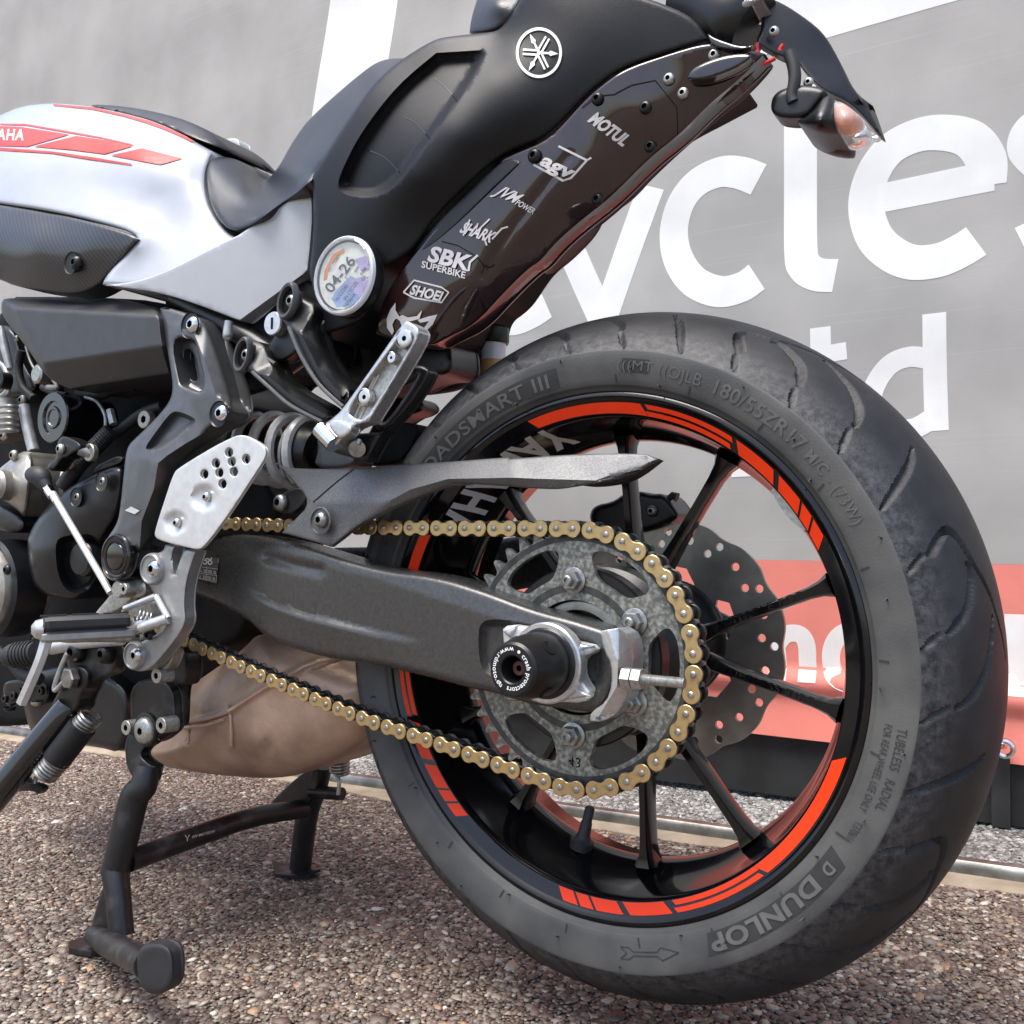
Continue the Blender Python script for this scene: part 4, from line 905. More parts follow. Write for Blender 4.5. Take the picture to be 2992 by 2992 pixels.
bolt('bobbin_bolt', (0, -.1995, 0), .0058, 'bronze_red', bob, h=.007, dome=False)
for k in range(4):
    a = R_(40+90*k); lathe('grip_dimple', [(0, .0001), (.0002, .006), (-.0002, .0066)], (math.cos(a)*.0246, -.192, math.sin(a)*.0246), 'dark_void', bob, n=16, rot=Matrix.Rotation(-a+math.pi/2, 4, 'Y') @ Matrix.Rotation(R_(90), 4, 'X'))
def ring_text(body, a_start, R0, h, y, m, parent, inward=False):
    V, F = text_mesh(body, 0, .012, 1.1); a = R_(a_start)+(1 if inward else -1)*(V[:, 0]*h)/(R0+h/2); R = R0+(1-V[:, 1] if inward else V[:, 1])*h
    return mesh_obj('printed_ring', np.stack([np.cos(a)*R, np.full(len(R), y), np.sin(a)*R], 1), F, m, parent, None)
ring_text('www.rdmoto.eu', 84, .0132, .0038, -.2168, 'white_print', bob, True); ring_text('crash protectors', 50, .0132, .0038, -.2168, 'white_print', bob)
for a in (66, 226): lathe('printed_dot', [(0, .0001), (0, .0013)], (math.cos(R_(a))*.0150, -.2168, math.sin(R_(a))*.0150), 'white_print', bob, n=14, cap=(False, False))
ax = P(*S4((1268, 930)), -.1560)
V, F = lathe_mesh([(0, .0085), (.0075, .0085), (.0075, .004)], axis='x', n=6); V2_, F2_ = lathe_mesh([(.0085, .0085), (.0160, .0085), (.0160, .004)], axis='x', n=6); V3_, F3_ = lathe_mesh([v for k in range(26) for v in ((.016+k*.0013, .0042), (.01665+k*.0013, .0036))]+[(.050, .0038), (.050, .0001)], axis='x', n=16)
V, F, mi = join([(V, F), (V2_, F2_), (V3_, F3_)]); V, F = recalc(V+ax, F); mesh_obj('adjuster_bolt', V, F, 'zinc', adj, 30)

# ---- chain guard
go = S3((380, 1160, 1), (440, 1177), (620, 1182), (870, 1180), (1200, 1152), (1500, 1136), (1932, 1101))+S5((200, 528), (400, 512), (600, 507), (670, 512, 1), (714, 526, 1), (660, 556, 1), (560, 596), (500, 605), (420, 620), (350, 629), (150, 612), (0, 606))+S3((1700, 1285), (1500, 1297), (1350, 1352), (1200, 1412), (1050, 1482), (880, 1572), (800, 1640), (720, 1700, 1), (600, 1662), (395, 1606, 1), (450, 1550), (600, 1402), (430, 1225))
gp = S3((380, 1160, -.112), (870, 1180, -.140), (600, 1402, -.1485), (395, 1606, -.150), (720, 1700, -.150), (880, 1572, -.151), (1100, 1400, -.1545), (1250, 1318, -.1540), (1500, 1248, -.1530), (1932, 1240, -.1520))+S5((300, 592, -.1495), (500, 598, -.1440), (712, 526, -.127))+S3((1200, 1152, -.138), (1500, 1136, -.138), (1932, 1101, -.137))+S5((400, 512, -.134), (600, 507, -.130))+S3((1350, 1352, -.1475), (1500, 1297, -.1465), (1932, 1303, -.146))+[S5((350, 629, -.144))]
guard, gy_ = panel('chain_guard', go, facets(gp, [(1, 2), (2, 6, 7, 8, 9, 10, 11, 12)]), .005, 'guard_grey', bike, rnd=.0018, step=8, sharp=40)
bolt('guard_bolt', P(*S3((655, 1520)), -.1575), .0078, 'steel', guard); lathe('bolt_recess', [(0, .0128), (-.0012, .0134), (-.0016, .0125), (.001, .0115), (.002, .0001)], P(*S3((655, 1528)), -.1555), 'guard_grey', guard, n=28)
panel('guard_underside', S5((520, 600), (600, 585), (712, 528, 1), (620, 600), (500, 620), (430, 612)), -.120, .012, 'matte_black', guard, rnd=.002, step=9)
V, F = ribbon2([S3(p) for p in ((868, 1184), (760, 1265), (600, 1402))], 1.5); mesh_obj('guard_seam', [P(a, b, c) for (a, b), c in zip(V, gy_(V)-.0008)], F, 'dark_void', guard, None)
panel('guard_stay', S3((318, 1445), (360, 1370), (490, 1295), (560, 1330), (560, 1400), (470, 1480), (400, 1475)), -.135, .006, 'satin_black', guard, rnd=.002, step=8); bolt('stay_bolt', P(*S3((385, 1405)), -.138), .0085, 'steel', guard)

# ---- tank with its side panel, symmetric
to = R1((-160, 300), (-60, 290), (0, 262), (120, 212), (240, 197), (360, 198), (510, 212), (700, 252), (840, 288), (950, 330), (1050, 375), (1120, 420), (1200, 470, 1), (1165, 560), (1155, 640), (1165, 720), (1190, 800), (1240, 880), (1295, 938), (1345, 955, 1), (1310, 1000), (1200, 1050), (1050, 1130), (900, 1195), (760, 1228), (640, 1228), (578, 1219, 1), (600, 1165), (780, 965, 1), (745, 925), (560, 870), (300, 810), (0, 765), (-160, 735))
tc = [(*R1((-100, 290)), -.075), (*R1((0, 262)), -.075), (*R1((240, 197)), -.072), (*R1((510, 212)), -.068), (*R1((840, 288)), -.064), (*R1((1100, 410)), -.062), (*R1((0, 330)), -.112), (*R1((300, 330)), -.110), (*R1((650, 370)), -.103), (*R1((950, 440)), -.094), (*R1((0, 450)), -.132), (*R1((400, 480)), -.130), (*R1((800, 520)), -.122), (*R1((1050, 550)), -.108), (*R1((1160, 600)), -.085),
      (*R1((0, 600)), -.146), (*R1((300, 640)), -.141), (*R1((600, 680)), -.130), (*R1((900, 720)), -.119), (*R1((1100, 740)), -.110), (*R1((0, 760)), -.152), (*R1((300, 800)), -.151), (*R1((600, 880)), -.148), (*R1((780, 965)), -.147), (*R1((800, 800)), -.128), (*R1((1000, 900)), -.119), (*R1((1240, 890)), -.110), (*R1((1340, 945)), -.112),
      (*R1((600, 1205)), -.1525), (*R1((760, 1195)), -.1440), (*R1((900, 1150)), -.1385), (*R1((1050, 1082)), -.1325), (*R1((1200, 1005)), -.1265), (*R1((1330, 950)), -.1200), (*R1((800, 1060)), -.1390), (*R1((1000, 1000)), -.1270)]
tank, tyf = panel('fuel_tank', to, (.012, tc), 0, 'pearl_white', bike, rnd=.006, step=9, mirror=True, sharp=60)
_spl = np.array(R1((1738, 1140), (1350, 1422)))
def sp_plane(q):
    a = (np.asarray(q)-np.array(R1((1345, 944))))/R1.s; return -.1240+4.85e-5*a[:, 0]+2.2e-5*a[:, 1]
def sp_bevel(q):
    d = _spl[1]-_spl[0]; d = d/np.linalg.norm(d); r = np.asarray(q)-_spl[0]; return np.clip(r[:, 0]*-d[1]+r[:, 1]*d[0], -99, 99).clip(None, 0)*-.0009
sp_bevel.creases = [_spl]
sp_, _ = panel('side_panel', R1((1345, 942, 1), (1500, 837), (1732, 675, 1), (1762, 705), (1766, 850), (1752, 1020), (1738, 1140, 1), (1440, 1450, 1), (1350, 1425), (1150, 1344), (900, 1264), (700, 1239), (590, 1224, 1), (760, 1205), (900, 1160), (1050, 1090), (1200, 1010)), sp_plane, .020, 'pearl_white', bike, rnd=.0016, step=8, sharp=30, ridge=sp_bevel)
def tstripe(poly, m='red_print', off=.0012): return on_surface('tank_stripe', R1(*poly), tyf, m, tank, off, 8)
tstripe([(-140, 330), (10, 325), (120, 330), (280, 355), (390, 372), (155, 440), (0, 437), (-140, 437)]); tstripe([(190, 440), (430, 380), (600, 405), (750, 438), (590, 482), (400, 458)]); tstripe([(625, 490), (800, 450), (1030, 508), (905, 542)])
tstripe([(-100, 447), (0, 446), (300, 468), (520, 500), (742, 538), (740, 545), (500, 512), (290, 478), (0, 462), (-100, 462)]); tstripe([(0, 318), (150, 322), (400, 365), (580, 395), (760, 436), (740, 425), (560, 385), (380, 352), (140, 312), (0, 311)])
tstripe([(300, 200), (520, 218), (700, 258), (840, 294), (950, 335), (1050, 382), (1098, 412), (1080, 412), (1030, 388), (940, 348), (820, 306), (700, 270), (520, 230), (300, 208)])
decal('tank_lettering', text_mesh('YAMAHA', .2, .02, 1.1), R1((-165, 400)), R1((132, 404)), np.array((0, -1))*60*R1.s, tyf, 'white_print', tank, .0018)
panel('tank_cover', R1((505, 203), (620, 206), (800, 228), (1000, 275), (1110, 318), (1190, 358), (1318, 462, 1), (1300, 478), (1215, 440), (1100, 398), (950, 330), (840, 290), (700, 256), (540, 222)), [(*R1((510, 205)), -.066), (*R1((1110, 318)), -.045), (*R1((1318, 465)), -.028), (*R1((840, 290)), -.062), (*R1((1215, 440)), -.055)], 0, 'satin_black', bike, rnd=.004, step=9, mirror=True)
panel('tank_shoulder', R1((1268, 402), (1310, 390), (1348, 398), (1362, 440), (1352, 490), (1335, 520), (1395, 540), (1290, 560), (1250, 470)), .075, .02, 'pearl_white', bike, rnd=.004, step=7)
# ---- seat, symmetric
se = [(389, 316), (394, 302), (405, 297), (425, 295.5), (452, 302), (481, 321), (499, 344), (514, 330), (530, 308), (548, 274), (575, 234), (602, 207), (639, 174), (679, 140), (709, 118), (736, 110), (763, 110, 1), (726, 138), (693, 176), (652, 236), (619, 286), (594, 326), (589, 340, 1), (560, 365), (519, 392), (485, 419), (465, 431), (444, 436), (424, 428), (404, 401), (393, 371), (388, 338)]
sc2 = [(392, 310, -.075), (425, 296, -.045), (452, 302, -.028), (481, 321, -.014), (499, 344, -.010), (388, 340, -.092), (400, 395, -.112), (430, 430, -.122), (440, 370, -.098), (465, 350, -.068), (470, 395, -.112), (500, 380, -.098), (520, 390, -.124), (465, 430, -.126), (514, 330, -.020), (548, 274, -.025), (602, 207, -.032), (679, 140, -.038), (740, 110, -.055), (560, 330, -.112), (589, 330, -.126), (575, 290, -.088), (600, 300, -.120), (620, 240, -.088), (652, 236, -.122), (660, 190, -.090), (693, 176, -.115), (700, 140, -.080), (726, 138, -.104)]
panel('rider_seat', se, sc2, 0, 'leather', bike, rnd=.006, step=8, mirror=True, sharp=60)
panel('passenger_seat', S1((1360, -60), (1320, 60), (1303, 130), (1298, 185, 1), (1370, 188), (1450, 178), (1545, 110), (1585, 20), (1620, -60)), [(*S1((1300, 150)), -.075), (*S1((1370, 100)), -.082), (*S1((1500, 120)), -.088), (*S1((1350, -40)), -.050), (*S1((1560, -20)), -.080), (*S1((1450, 20)), -.090)], 0, 'leather', bike, rnd=.006, step=8, mirror=True, sharp=60)

# ---- tail unit
tl = S1((410, 1000, 1), (430, 960), (500, 850), (600, 700), (720, 520), (820, 410), (925, 328), (1090, 226), (1180, 205), (1440, 180), (1490, 140), (1555, 50), (1620, -60, 1), (2150, -60, 1))+S2((480, 60), (560, 175, 1), (350, 240), (180, 300), (80, 370))+S1((1932, 570), (1850, 660), (1760, 748), (1680, 800), (1580, 832), (1480, 882), (1380, 962), (1240, 1095), (1100, 1240), (990, 1400), (900, 1470), (800, 1520), (790, 1640), (720, 1790), (620, 1850), (450, 1900, 1), (440, 1750), (415, 1620), (395, 1540), (408, 1430), (420, 1300), (415, 1120))
tlc = [(*S1((412, 1000)), -.130), (*S1((420, 1300)), -.131), (*S1((440, 1850)), -.128), (*S1((500, 850)), -.128), (*S1((720, 520)), -.118), (*S1((925, 330)), -.105), (*S1((1090, 228)), -.098), (*S1((1440, 182)), -.090), (*S1((1560, 60)), -.092), (*S1((620, 1250)), -.134), (*S1((800, 1480)), -.124), (*S1((620, 1840)), -.124), (*S1((900, 1120)), -.134), (*S1((1100, 1200)), -.116), (*S1((1000, 1000)), -.137), (*S1((1240, 760)), -.130), (*S1((1350, 900)), -.114), (*S1((1420, 450)), -.116), (*S1((1480, 870)), -.104), (*S1((1550, 300)), -.106), (*S1((1690, 300)), -.104), (*S1((1600, 600)), -.110), (*S1((1700, 790)), -.094), (*S1((1900, 300)), -.098), (*S1((1932, 560)), -.090), (*S1((1750, 0)), -.098), (*S2((400, 50)), -.080), (*S2((350, 235)), -.080), (*S2((540, 170)), -.072), (*S1((640, 760)), -.128), (*S1((800, 600)), -.124), (*S1((1000, 420)), -.112)]
rec = sink(S1((1110, 298, 1), (1370, 282, 1), (1400, 296), (1330, 440), (1180, 650), (1000, 900), (900, 1040), (800, 1105), (700, 1118), (600, 1105), (545, 1055), (590, 930), (690, 740), (890, 480)), .0120, 17, .9)
seam = [np.array(S1(*p)) for p in (((720, 845), (820, 890), (905, 975)), ((930, 660), (1000, 700), (1075, 785)), ((1100, 440), (1170, 500), (1235, 578)), ((600, 1150), (720, 1170), (860, 1120), (980, 1010)))]
def line_d(q, l):
    d = np.full(len(q), 1e9)
    for i in range(len(l)-1):
        ab = l[i+1]-l[i]; t = np.clip(((q-l[i]) @ ab)/(ab @ ab), 0, 1); d = np.minimum(d, np.hypot(*(q-l[i]-t[:, None]*ab).T))
    return d
tail_relief = rec
tail, tly = panel('tail_fairing', tl, tlc, 0, 'tail_black', bike, rnd=.004, step=7, mirror=True, ridge=tail_relief, sharp=50)
for l in seam[:3]:
    V, F = ribbon2(list(l), 1.6); mesh_obj('grip_seam', [P(a, b, c) for (a, b), c in zip(V, tly(V)+rec(V)-.0006)], F, 'gloss_black', tail, None)
# three-fork emblem
ec = np.array(S1((1690, 297))); ex, eyv = 130*S1.s, 143*S1.s
VV = []; FF = []; o_ = 0
def em_add(V, F):
    global o_
    VV.append(np.asarray(V, float)); FF.extend([[i+o_ for i in f] for f in F]); o_ += len(V)
n = 48; em_add([(math.cos(2*math.pi*i/n)*r, math.sin(2*math.pi*i/n)*r) for i in range(n) for r in (.885, 1.)], [[2*i, 2*i+1, (2*i+3) % (2*n), (2*i+2) % (2*n)] for i in range(n)])
for th in (118, -3, 238):
    c, s = math.cos(R_(th)), math.sin(R_(th)); rot = lambda q: [(x*c-y*s, x*s+y*c) for x, y in q]
    for sg in (-1, 1): em_add(rot([(-.70, sg*.045), (-.70, sg*.125), (-.06, sg*.125), (.10, sg*.04), (.02, sg*.02), (-.08, sg*.045)]), [[0, 1, 2, 3, 4, 5]])
    em_add(rot([(.08, -.05), (.42, -.035), (.50, -.105), (.84, 0), (.50, .105), (.42, .035), (.08, .05)]), [[0, 1, 2, 3, 4, 5, 6]])
q = ec+np.concatenate(VV)*[ex, -eyv]; V, F = densify(q, FF, 12); mesh_obj('fork_emblem', [P(a, b, c) for (a, b), c in zip(V, tly(V)-.0012)], F, 'white_print', tail, None)
# glossy undertray with sponsor stickers
uo = S1((1480, 884, 1), (1600, 840), (1700, 800), (1790, 735), (1932, 575))+S2((80, 375), (180, 302), (350, 242), (560, 182), (690, 205), (800, 235, 1), (690, 350), (560, 455), (430, 590), (300, 690), (130, 865), (0, 965))+S1((1790, 1370), (1700, 1480), (1640, 1512), (1500, 1650), (1330, 1835), (1180, 1905), (1080, 1960), (900, 1930), (770, 1885, 1), (780, 1790), (830, 1660), (900, 1540), (1000, 1395), (1240, 1130), (1400, 985))
uc = [(*S1((1480, 890)), -.100), (*S1((1000, 1400)), -.112), (*S1((780, 1870)), -.112), (*S1((900, 1700)), -.112), (*S1((1200, 1500)), -.106), (*S1((1100, 1850)), -.102), (*S1((1320, 1600)), -.100), (*S1((1400, 1500)), -.096), (*S1((1330, 1830)), -.075), (*S1((1500, 1640)), -.070), (*S1((1450, 1200)), -.100), (*S1((1600, 1280)), -.090), (*S1((1700, 1470)), -.064), (*S1((1800, 950)), -.092), (*S1((1932, 1150)), -.070), (*S1((1700, 810)), -.095), (*S1((1932, 590)), -.090), (*S2((100, 620)), -.080), (*S2((250, 700)), -.062), (*S2((250, 480)), -.080), (*S2((420, 560)), -.062), (*S2((350, 250)), -.080), (*S2((600, 200)), -.072), (*S2((780, 240)), -.060), (*S2((560, 430)), -.060), (*S2((0, 950)), -.060)]
def ut_relief(q):
    a = np.array(S1((1380, 1560), (1460, 1400), (1700, 1080), (1860, 880))); return .003*np.exp(-(line_d(q, a)/9)**2)
under, uy = panel('undertray', uo, uc, .022, 'reflect_tint_black', bike, rnd=.003, step=8, ridge=ut_relief, sharp=50)
panel('undertray_seam', S1((1500, 885), (1590, 912, 1), (1400, 1090), (1200, 1290), (1010, 1440), (985, 1405, 1), (1240, 1120)), [(*S1((1500, 885)), -.100), (*S1((1590, 912)), -.0985), (*S1((1200, 1200)), -.1085), (*S1((1000, 1420)), -.1115)], .012, 'satin_black', under, rnd=.001, step=8)
def stick(body, f, p0, p1, up, shear=0., bold=.02, m='sticker_white'): return decal('sponsor_sticker', text_mesh(body, shear, bold, 1.0), f(p0), f(p1), np.array(up)*f.s, uy, m, under, .0014)
stick('SBK', S1, (1058, 1470), (1290, 1528), (22, -82), .1, .035); V, F = ribbon2([S1(p) for p in ((1345, 1440), (1300, 1480), (1292, 1530))], 6*.7, cr=False)
mesh_obj('sponsor_sticker', [P(a, b, c) for (a, b), c in zip(V, uy(V)-.0014)], F, 'sticker_white', under, None)
stick('SUPERBIKE', S1, (1025, 1508), (1272, 1572), (6, -36)); stick('SHOEI', S1, (958, 1658), (1140, 1702), (14, -52), .2, .035)
stick('SHARK', S1, (1240, 1308), (1425, 1372), (28, -58), .3, .03); stick('JVM', S1, (1428, 1092), (1560, 1150), (48, -48), .3, .02); stick('POWER', S1, (1553, 1152), (1655, 1210), (18, -28), .2, .02)
stick('agv', S1, (1690, 925), (1868, 1012), (42, -62), .1, .035); stick('MOTUL', S2, (25, 527), (180, 640), (38, -38), .1, .045)
def strokes(name, f, segs, wd, yf, m, parent, off=.0014, cr=False):
    parts = []
    for s in segs: parts.append(ribbon2([f(p) for p in s], wd, cr=cr))
    V, F, _ = join(parts); mesh_obj(name, [P(a, b, c) for (a, b), c in zip(V, yf(V)-off)], F, m, parent, None)
strokes('sponsor_sticker', S1, [[(1800, 825), (1960, 905), (1985, 890)], [(1660, 930), (1825, 1020), (1870, 1005), (1960, 905)]], 4.2, uy, 'sticker_white', under)
strokes('sponsor_sticker', S1, [[(925, 1650), (985, 1582), (1140, 1622), (1180, 1650), (1140, 1708), (985, 1682), (925, 1650)]], 3., uy, 'sticker_white', under)
strokes('sponsor_sticker', S1, [[(1300, 1240), (1262, 1330)], [(1345, 1260), (1330, 1315), (1412, 1236)], [(1380, 1340), (1395, 1385)], [(1425, 1350), (1480, 1290), (1515, 1280)]], 3., uy, 'sticker_white', under)
for pl in ([(860, 1890), (832, 1850), (830, 1800), (850, 1750), (880, 1708), (880, 1750), (902, 1788), (876, 1805), (862, 1832), (872, 1870)], [(882, 1795), (920, 1778), (950, 1792), (1000, 1785), (1030, 1752), (1015, 1800), (960, 1815), (918, 1850), (905, 1812)], [(1005, 1806), (1060, 1788), (1117, 1775), (1090, 1832), (1050, 1872), (1010, 1892), (1042, 1850), (1070, 1812), (1020, 1822)]):
    on_surface('sponsor_sticker', S1(*pl), uy, 'sticker_white', under, .0014, 6)
for c, m in (((68, 432), 'satin_black'), ((278, 470), 'satin_black'), ((300, 640), 'satin_black'), ((68, 870), 'satin_black')): bolt('undertray_screw', P(*S2(c), float(uy(np.array([S2(c)]))[0])-.001), .0056, m, under, hexr=.5)
for c in ((380, 345), (442, 408), (578, 240), (628, 298)): bolt('undertray_screw', P(*S2(c), float(uy(np.array([S2(c)]))[0])-.001), .0052, 'zinc', under)
bolt('undertray_screw', P(*S1((1665, 880)), -.097), .0068, 'satin_black', under)
strokes('panel_seam', S2, [[(0, 470), (60, 420), (140, 412), (215, 372), (320, 350), (415, 468), (420, 590)]], 1.8, uy, 'dark_void', under, .0010)
strokes('panel_seam', S1, [[(1140, 1362), (1230, 1385), (1340, 1450), (1400, 1520), (1440, 1490)]], 2.0, uy, 'dark_void', under, .0010)
panel('rear_strut', S2((455, 335), (490, 290), (620, 240), (760, 230), (700, 290), (560, 345), (480, 355)), -.083, .010, 'gloss_black', under, rnd=.003, step=8)
panel('undertray_lip', S2((0, 900), (60, 880), (300, 640), (420, 575), (560, 450), (700, 350), (800, 235, 1), (812, 250), (700, 375), (560, 480), (440, 590), (330, 690), (190, 830), (60, 945), (0, 985)), -.050, .02, 'satin_black', under, rnd=.003, step=9)
panel('mudguard_lip', S1((1630, 1505), (1720, 1450), (1840, 1330), (1932, 1215), (1985, 1180), (1930, 1290), (1780, 1440), (1690, 1500)), -.035, .03, 'satin_black', under, rnd=.003, step=9)

# ---- rear lamp, plate bracket, indicator
lampP = P(*S2((650, 120)), -.04)
tube('tail_lamp_body', [P(*S2((470, 0)), -.03), P(*S2((600, 60)), -.035), P(*S2((690, 110)), -.04), P(*S2((750, 140)), -.04)], [.030, .034, .036, .030], 'satin_black', bike, flat=1.)
panel('tail_lamp_lens', S2((610, -20), (650, 50), (690, 58), (770, 10), (800, -20)), -.072, .03, 'lens', bike, rnd=.006, step=8)
tray, _ = panel('plate_bracket', S2((775, -20), (870, 8), (1000, 95), (1065, 155), (1130, 270), (1190, 400), (1272, 465, 1), (1240, 445), (1318, 598, 1), (1300, 592), (1180, 450), (1060, 400), (985, 330), (930, 250), (880, 255), (800, 210), (755, 185), (790, 120)), [(*S2((780, 0)), -.04), (*S2((1000, 95)), -.02), (*S2((1300, 590)), -.01), (*S2((880, 250)), -.045), (*S2((1100, 390)), -.03), (*S2((1100, 250)), -.015)], .012, 'satin_black', bike, rnd=.003, step=8)
panel('number_plate', S2((1195, 405, 1), (1272, 462, 1), (1320, 600, 1), (1308, 602, 1), (1240, 470, 1)), [(*S2((1195, 405)), -.03), (*S2((1272, 462)), .02), (*S2((1320, 600)), .02)], .006, 'satin_black', bike, rnd=.0005, step=9, it=0)
bolt('bracket_bolt', P(*S2((838, 138)), -.049), .0046, 'zinc', tray); bolt('bracket_bolt', P(*S2((990, 360)), -.044), .0042, 'zinc', tray)
panel('indicator_mount', S2((822, 470), (840, 405), (930, 370), (1040, 378), (1075, 400), (1030, 460), (990, 510), (920, 522), (845, 512)), -.052, .02, 'satin_black', bike, rnd=.005, step=8)
ind, _ = panel('indicator', S2((925, 528), (1000, 515), (1075, 400), (1110, 440), (1150, 590), (1100, 598), (1000, 575)), [(*S2((925, 528)), -.05), (*S2((1040, 520)), -.078), (*S2((1110, 440)), -.06), (*S2((1120, 590)), -.055)], .05, 'satin_black', bike, rnd=.008, step=7)
panel('lens', S2((1095, 445), (1130, 440), (1200, 490), (1255, 560), (1160, 602), (1118, 585), (1100, 520)), [(*S2((1095, 445)), -.062), (*S2((1150, 530)), -.074), (*S2((1250, 555)), -.05), (*S2((1130, 590)), -.06)], .03, 'lens', ind, rnd=.006, step=7)
panel('bulb_cover', S2((1115, 470), (1150, 475), (1175, 530), (1150, 545), (1120, 520)), -.058, .015, 'amber', ind, rnd=.003, step=6)
panel('indicator_far', S2((1200, 480), (1275, 480), (1285, 540), (1240, 560)), .09, .04, 'lens', bike, rnd=.006, step=7)
tube('indicator_cable', [P(*S2(p), -.05) for p in ((905, 230), (925, 290), (930, 350), (918, 420), (925, 450))], .0052, 'rubber', bike)
tube('red_wire', [P(*S2(p), -.052) for p in ((768, 190), (764, 215), (770, 240))], .0022, 'red_wire', bike); tube('red_wire', [P(*S2(p), -.052) for p in ((845, 255), (815, 270), (792, 283))], .0018, 'red_wire', bike); tube('red_wire', [P(*S2(p), -.052) for p in ((880, 195), (868, 212), (866, 222))], .0018, 'red_wire', bike)
panel('lamp_shroud', S2((545, 140), (570, 160), (620, 180), (700, 205), (760, 190), (750, 205), (680, 222), (600, 212), (560, 190)), -.078, .006, 'gloss_black', bike, rnd=.002, step=7)

# ---- tax disc holder
tdc = P(*S1((612, 1565)), -.139)
Rd = ((P(*S1((612, 1345)), -.139)-P(*S1((612, 1785)), -.139))[2])/2
hold = lathe('tax_disc_holder', [(.012, Rd*.93), (.006, Rd), (-.002, Rd), (-.004, Rd*.985), (-.004, Rd*.9), (-.001, Rd*.89), (-.001, .0001)], tdc, 'satin_black', bike, n=64)
cy = float(tdc[1])-.002; cf = lambda q: np.full(len(q), cy)
lathe('paper_disc', [(-.0022, .0001), (-.0022, Rd*.84)], tdc, 'paper', hold, n=48, cap=(False, False))
def pap(pl, m, off=.0006): return on_surface('paper_print', S1(*pl), cf, m, hold, off, 10)
pap([(485, 1590), (492, 1530), (540, 1440), (600, 1408), (606, 1430), (560, 1460), (515, 1520), (505, 1580)], 'paper_orange'); pap([(530, 1690), (560, 1640), (640, 1560), (700, 1600), (720, 1650), (690, 1700), (620, 1730), (560, 1735)], 'paper_blue'); pap([(600, 1560), (640, 1590), (710, 1560), (735, 1600), (730, 1660), (690, 1690), (650, 1640)], 'paper_violet', .0009); pap([(660, 1470), (720, 1450), (738, 1520), (700, 1540)], 'paper_violet', .0008)
def ptx(b, p0, p1, up, bold=.0): decal('paper_print', text_mesh(b, 0, bold), S1(p0), S1(p1), np.array(up)*S1.s, cf, 'ink', hold, .0013)
ptx('04-26', (530, 1662), (668, 1478), (-44, -34), .015); ptx('02110087', (520, 1540), (580, 1450), (-14, -10)); ptx('161C2240', (560, 1705), (625, 1620), (-16, -12)); ptx('SN CYCLES', (608, 1702), (680, 1600), (-16, -12)); ptx('YAMAHA', (606, 1745), (668, 1668), (-16, -13)); ptx('68', (668, 1545), (686, 1515), (-14, -10)); ptx('688', (700, 1560), (728, 1520), (-14, -10)); ptx('03', (708, 1592), (728, 1568), (-14, -10))
lathe('clear_cover', [(-.0048, Rd*.985), (-.0085, Rd*.96), (-.0105, Rd*.90), (-.0108, Rd*.80), (-.0112, Rd*.5), (-.0112, .0001)], tdc, 'clear', hold, n=64, cap=(False, False))
lathe('cover_rim', [(-.004, Rd*1.005), (-.0075, Rd*.99), (-.0088, Rd*.955), (-.0080, Rd*.90), (-.0045, Rd*.885)], tdc, 'milky', hold, n=64, cap=(False, False))

# ---- side covers
scov, scy = panel('side_cover', R1((-160, 745), (0, 768), (300, 815), (560, 878), (745, 935), (782, 965, 1), (600, 1175), (570, 1215, 1), (490, 1262), (400, 1275), (330, 1270), (90, 1232), (0, 1190), (-160, 1150)), [(*R1((-100, 760)), -.150), (*R1((300, 825)), -.150), (*R1((780, 965)), -.148), (*R1((-100, 950)), -.165), (*R1((200, 1000)), -.166), (*R1((500, 1000)), -.158), (*R1((0, 1180)), -.150), (*R1((300, 1250)), -.146), (*R1((570, 1200)), -.143), (*R1((430, 1100)), -.155)], .03, 'carbon', bike, rnd=.004, step=9)
lathe('screw_well', [(-.001, .0130), (-.0022, .0138), (-.001, .0122), (.006, .010), (.008, .0001)], P(*R1((408, 1100)), -.158), 'matte_black', scov, n=32)
bolt('cover_screw', P(*R1((432, 1098)), -.157), .0088, 'satin_black', scov)
panel('air_box', R1((5, 1320), (35, 1292), (330, 1302), (480, 1332), (560, 1305), (640, 1292), (850, 1338), (900, 1375), (915, 1560), (965, 1725, 1), (600, 1780), (400, 1812, 1), (330, 1780), (260, 1740), (150, 1570), (10, 1400)), convex(R1((100, 1450, -.150), (850, 1450, -.147), (500, 1600, -.1485)), R1((100, 1296, -.128), (850, 1340, -.126), (480, 1385, -.1512)), R1((400, 1812, -.122), (960, 1725, -.120), (500, 1625, -.1490)), R1((5, 1320, -.130), (150, 1570, -.134), (110, 1400, -.1500))), .08, 'grey_plastic', bike, rnd=.003, step=5, sharp=50)
# ---- dark core: engine, frame and subframe masses behind the covers
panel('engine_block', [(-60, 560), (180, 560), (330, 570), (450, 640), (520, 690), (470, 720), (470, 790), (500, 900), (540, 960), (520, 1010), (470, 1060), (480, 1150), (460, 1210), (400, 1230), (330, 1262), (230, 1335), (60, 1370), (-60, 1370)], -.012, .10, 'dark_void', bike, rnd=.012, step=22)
panel('oil_sump', R3((90, 830), (400, 760), (640, 860), (680, 1000), (650, 1240), (480, 1190), (180, 1160), (130, 1050)), -.040, .10, 'engine_black', bike, rnd=.012, step=14)
panel('sump_rim', R3((10, 880), (60, 850), (250, 855), (260, 960), (190, 985), (100, 975), (30, 1000)), -.060, .05, 'satin_black', bike, rnd=.004, step=10)
for c in ((50, 1000), (190, 970)): bolt('sump_bolt', P(*R3(c), -.062), .008, 'zinc' if c[0] > 100 else 'satin_black', bike, axis=(0, 0, -1))
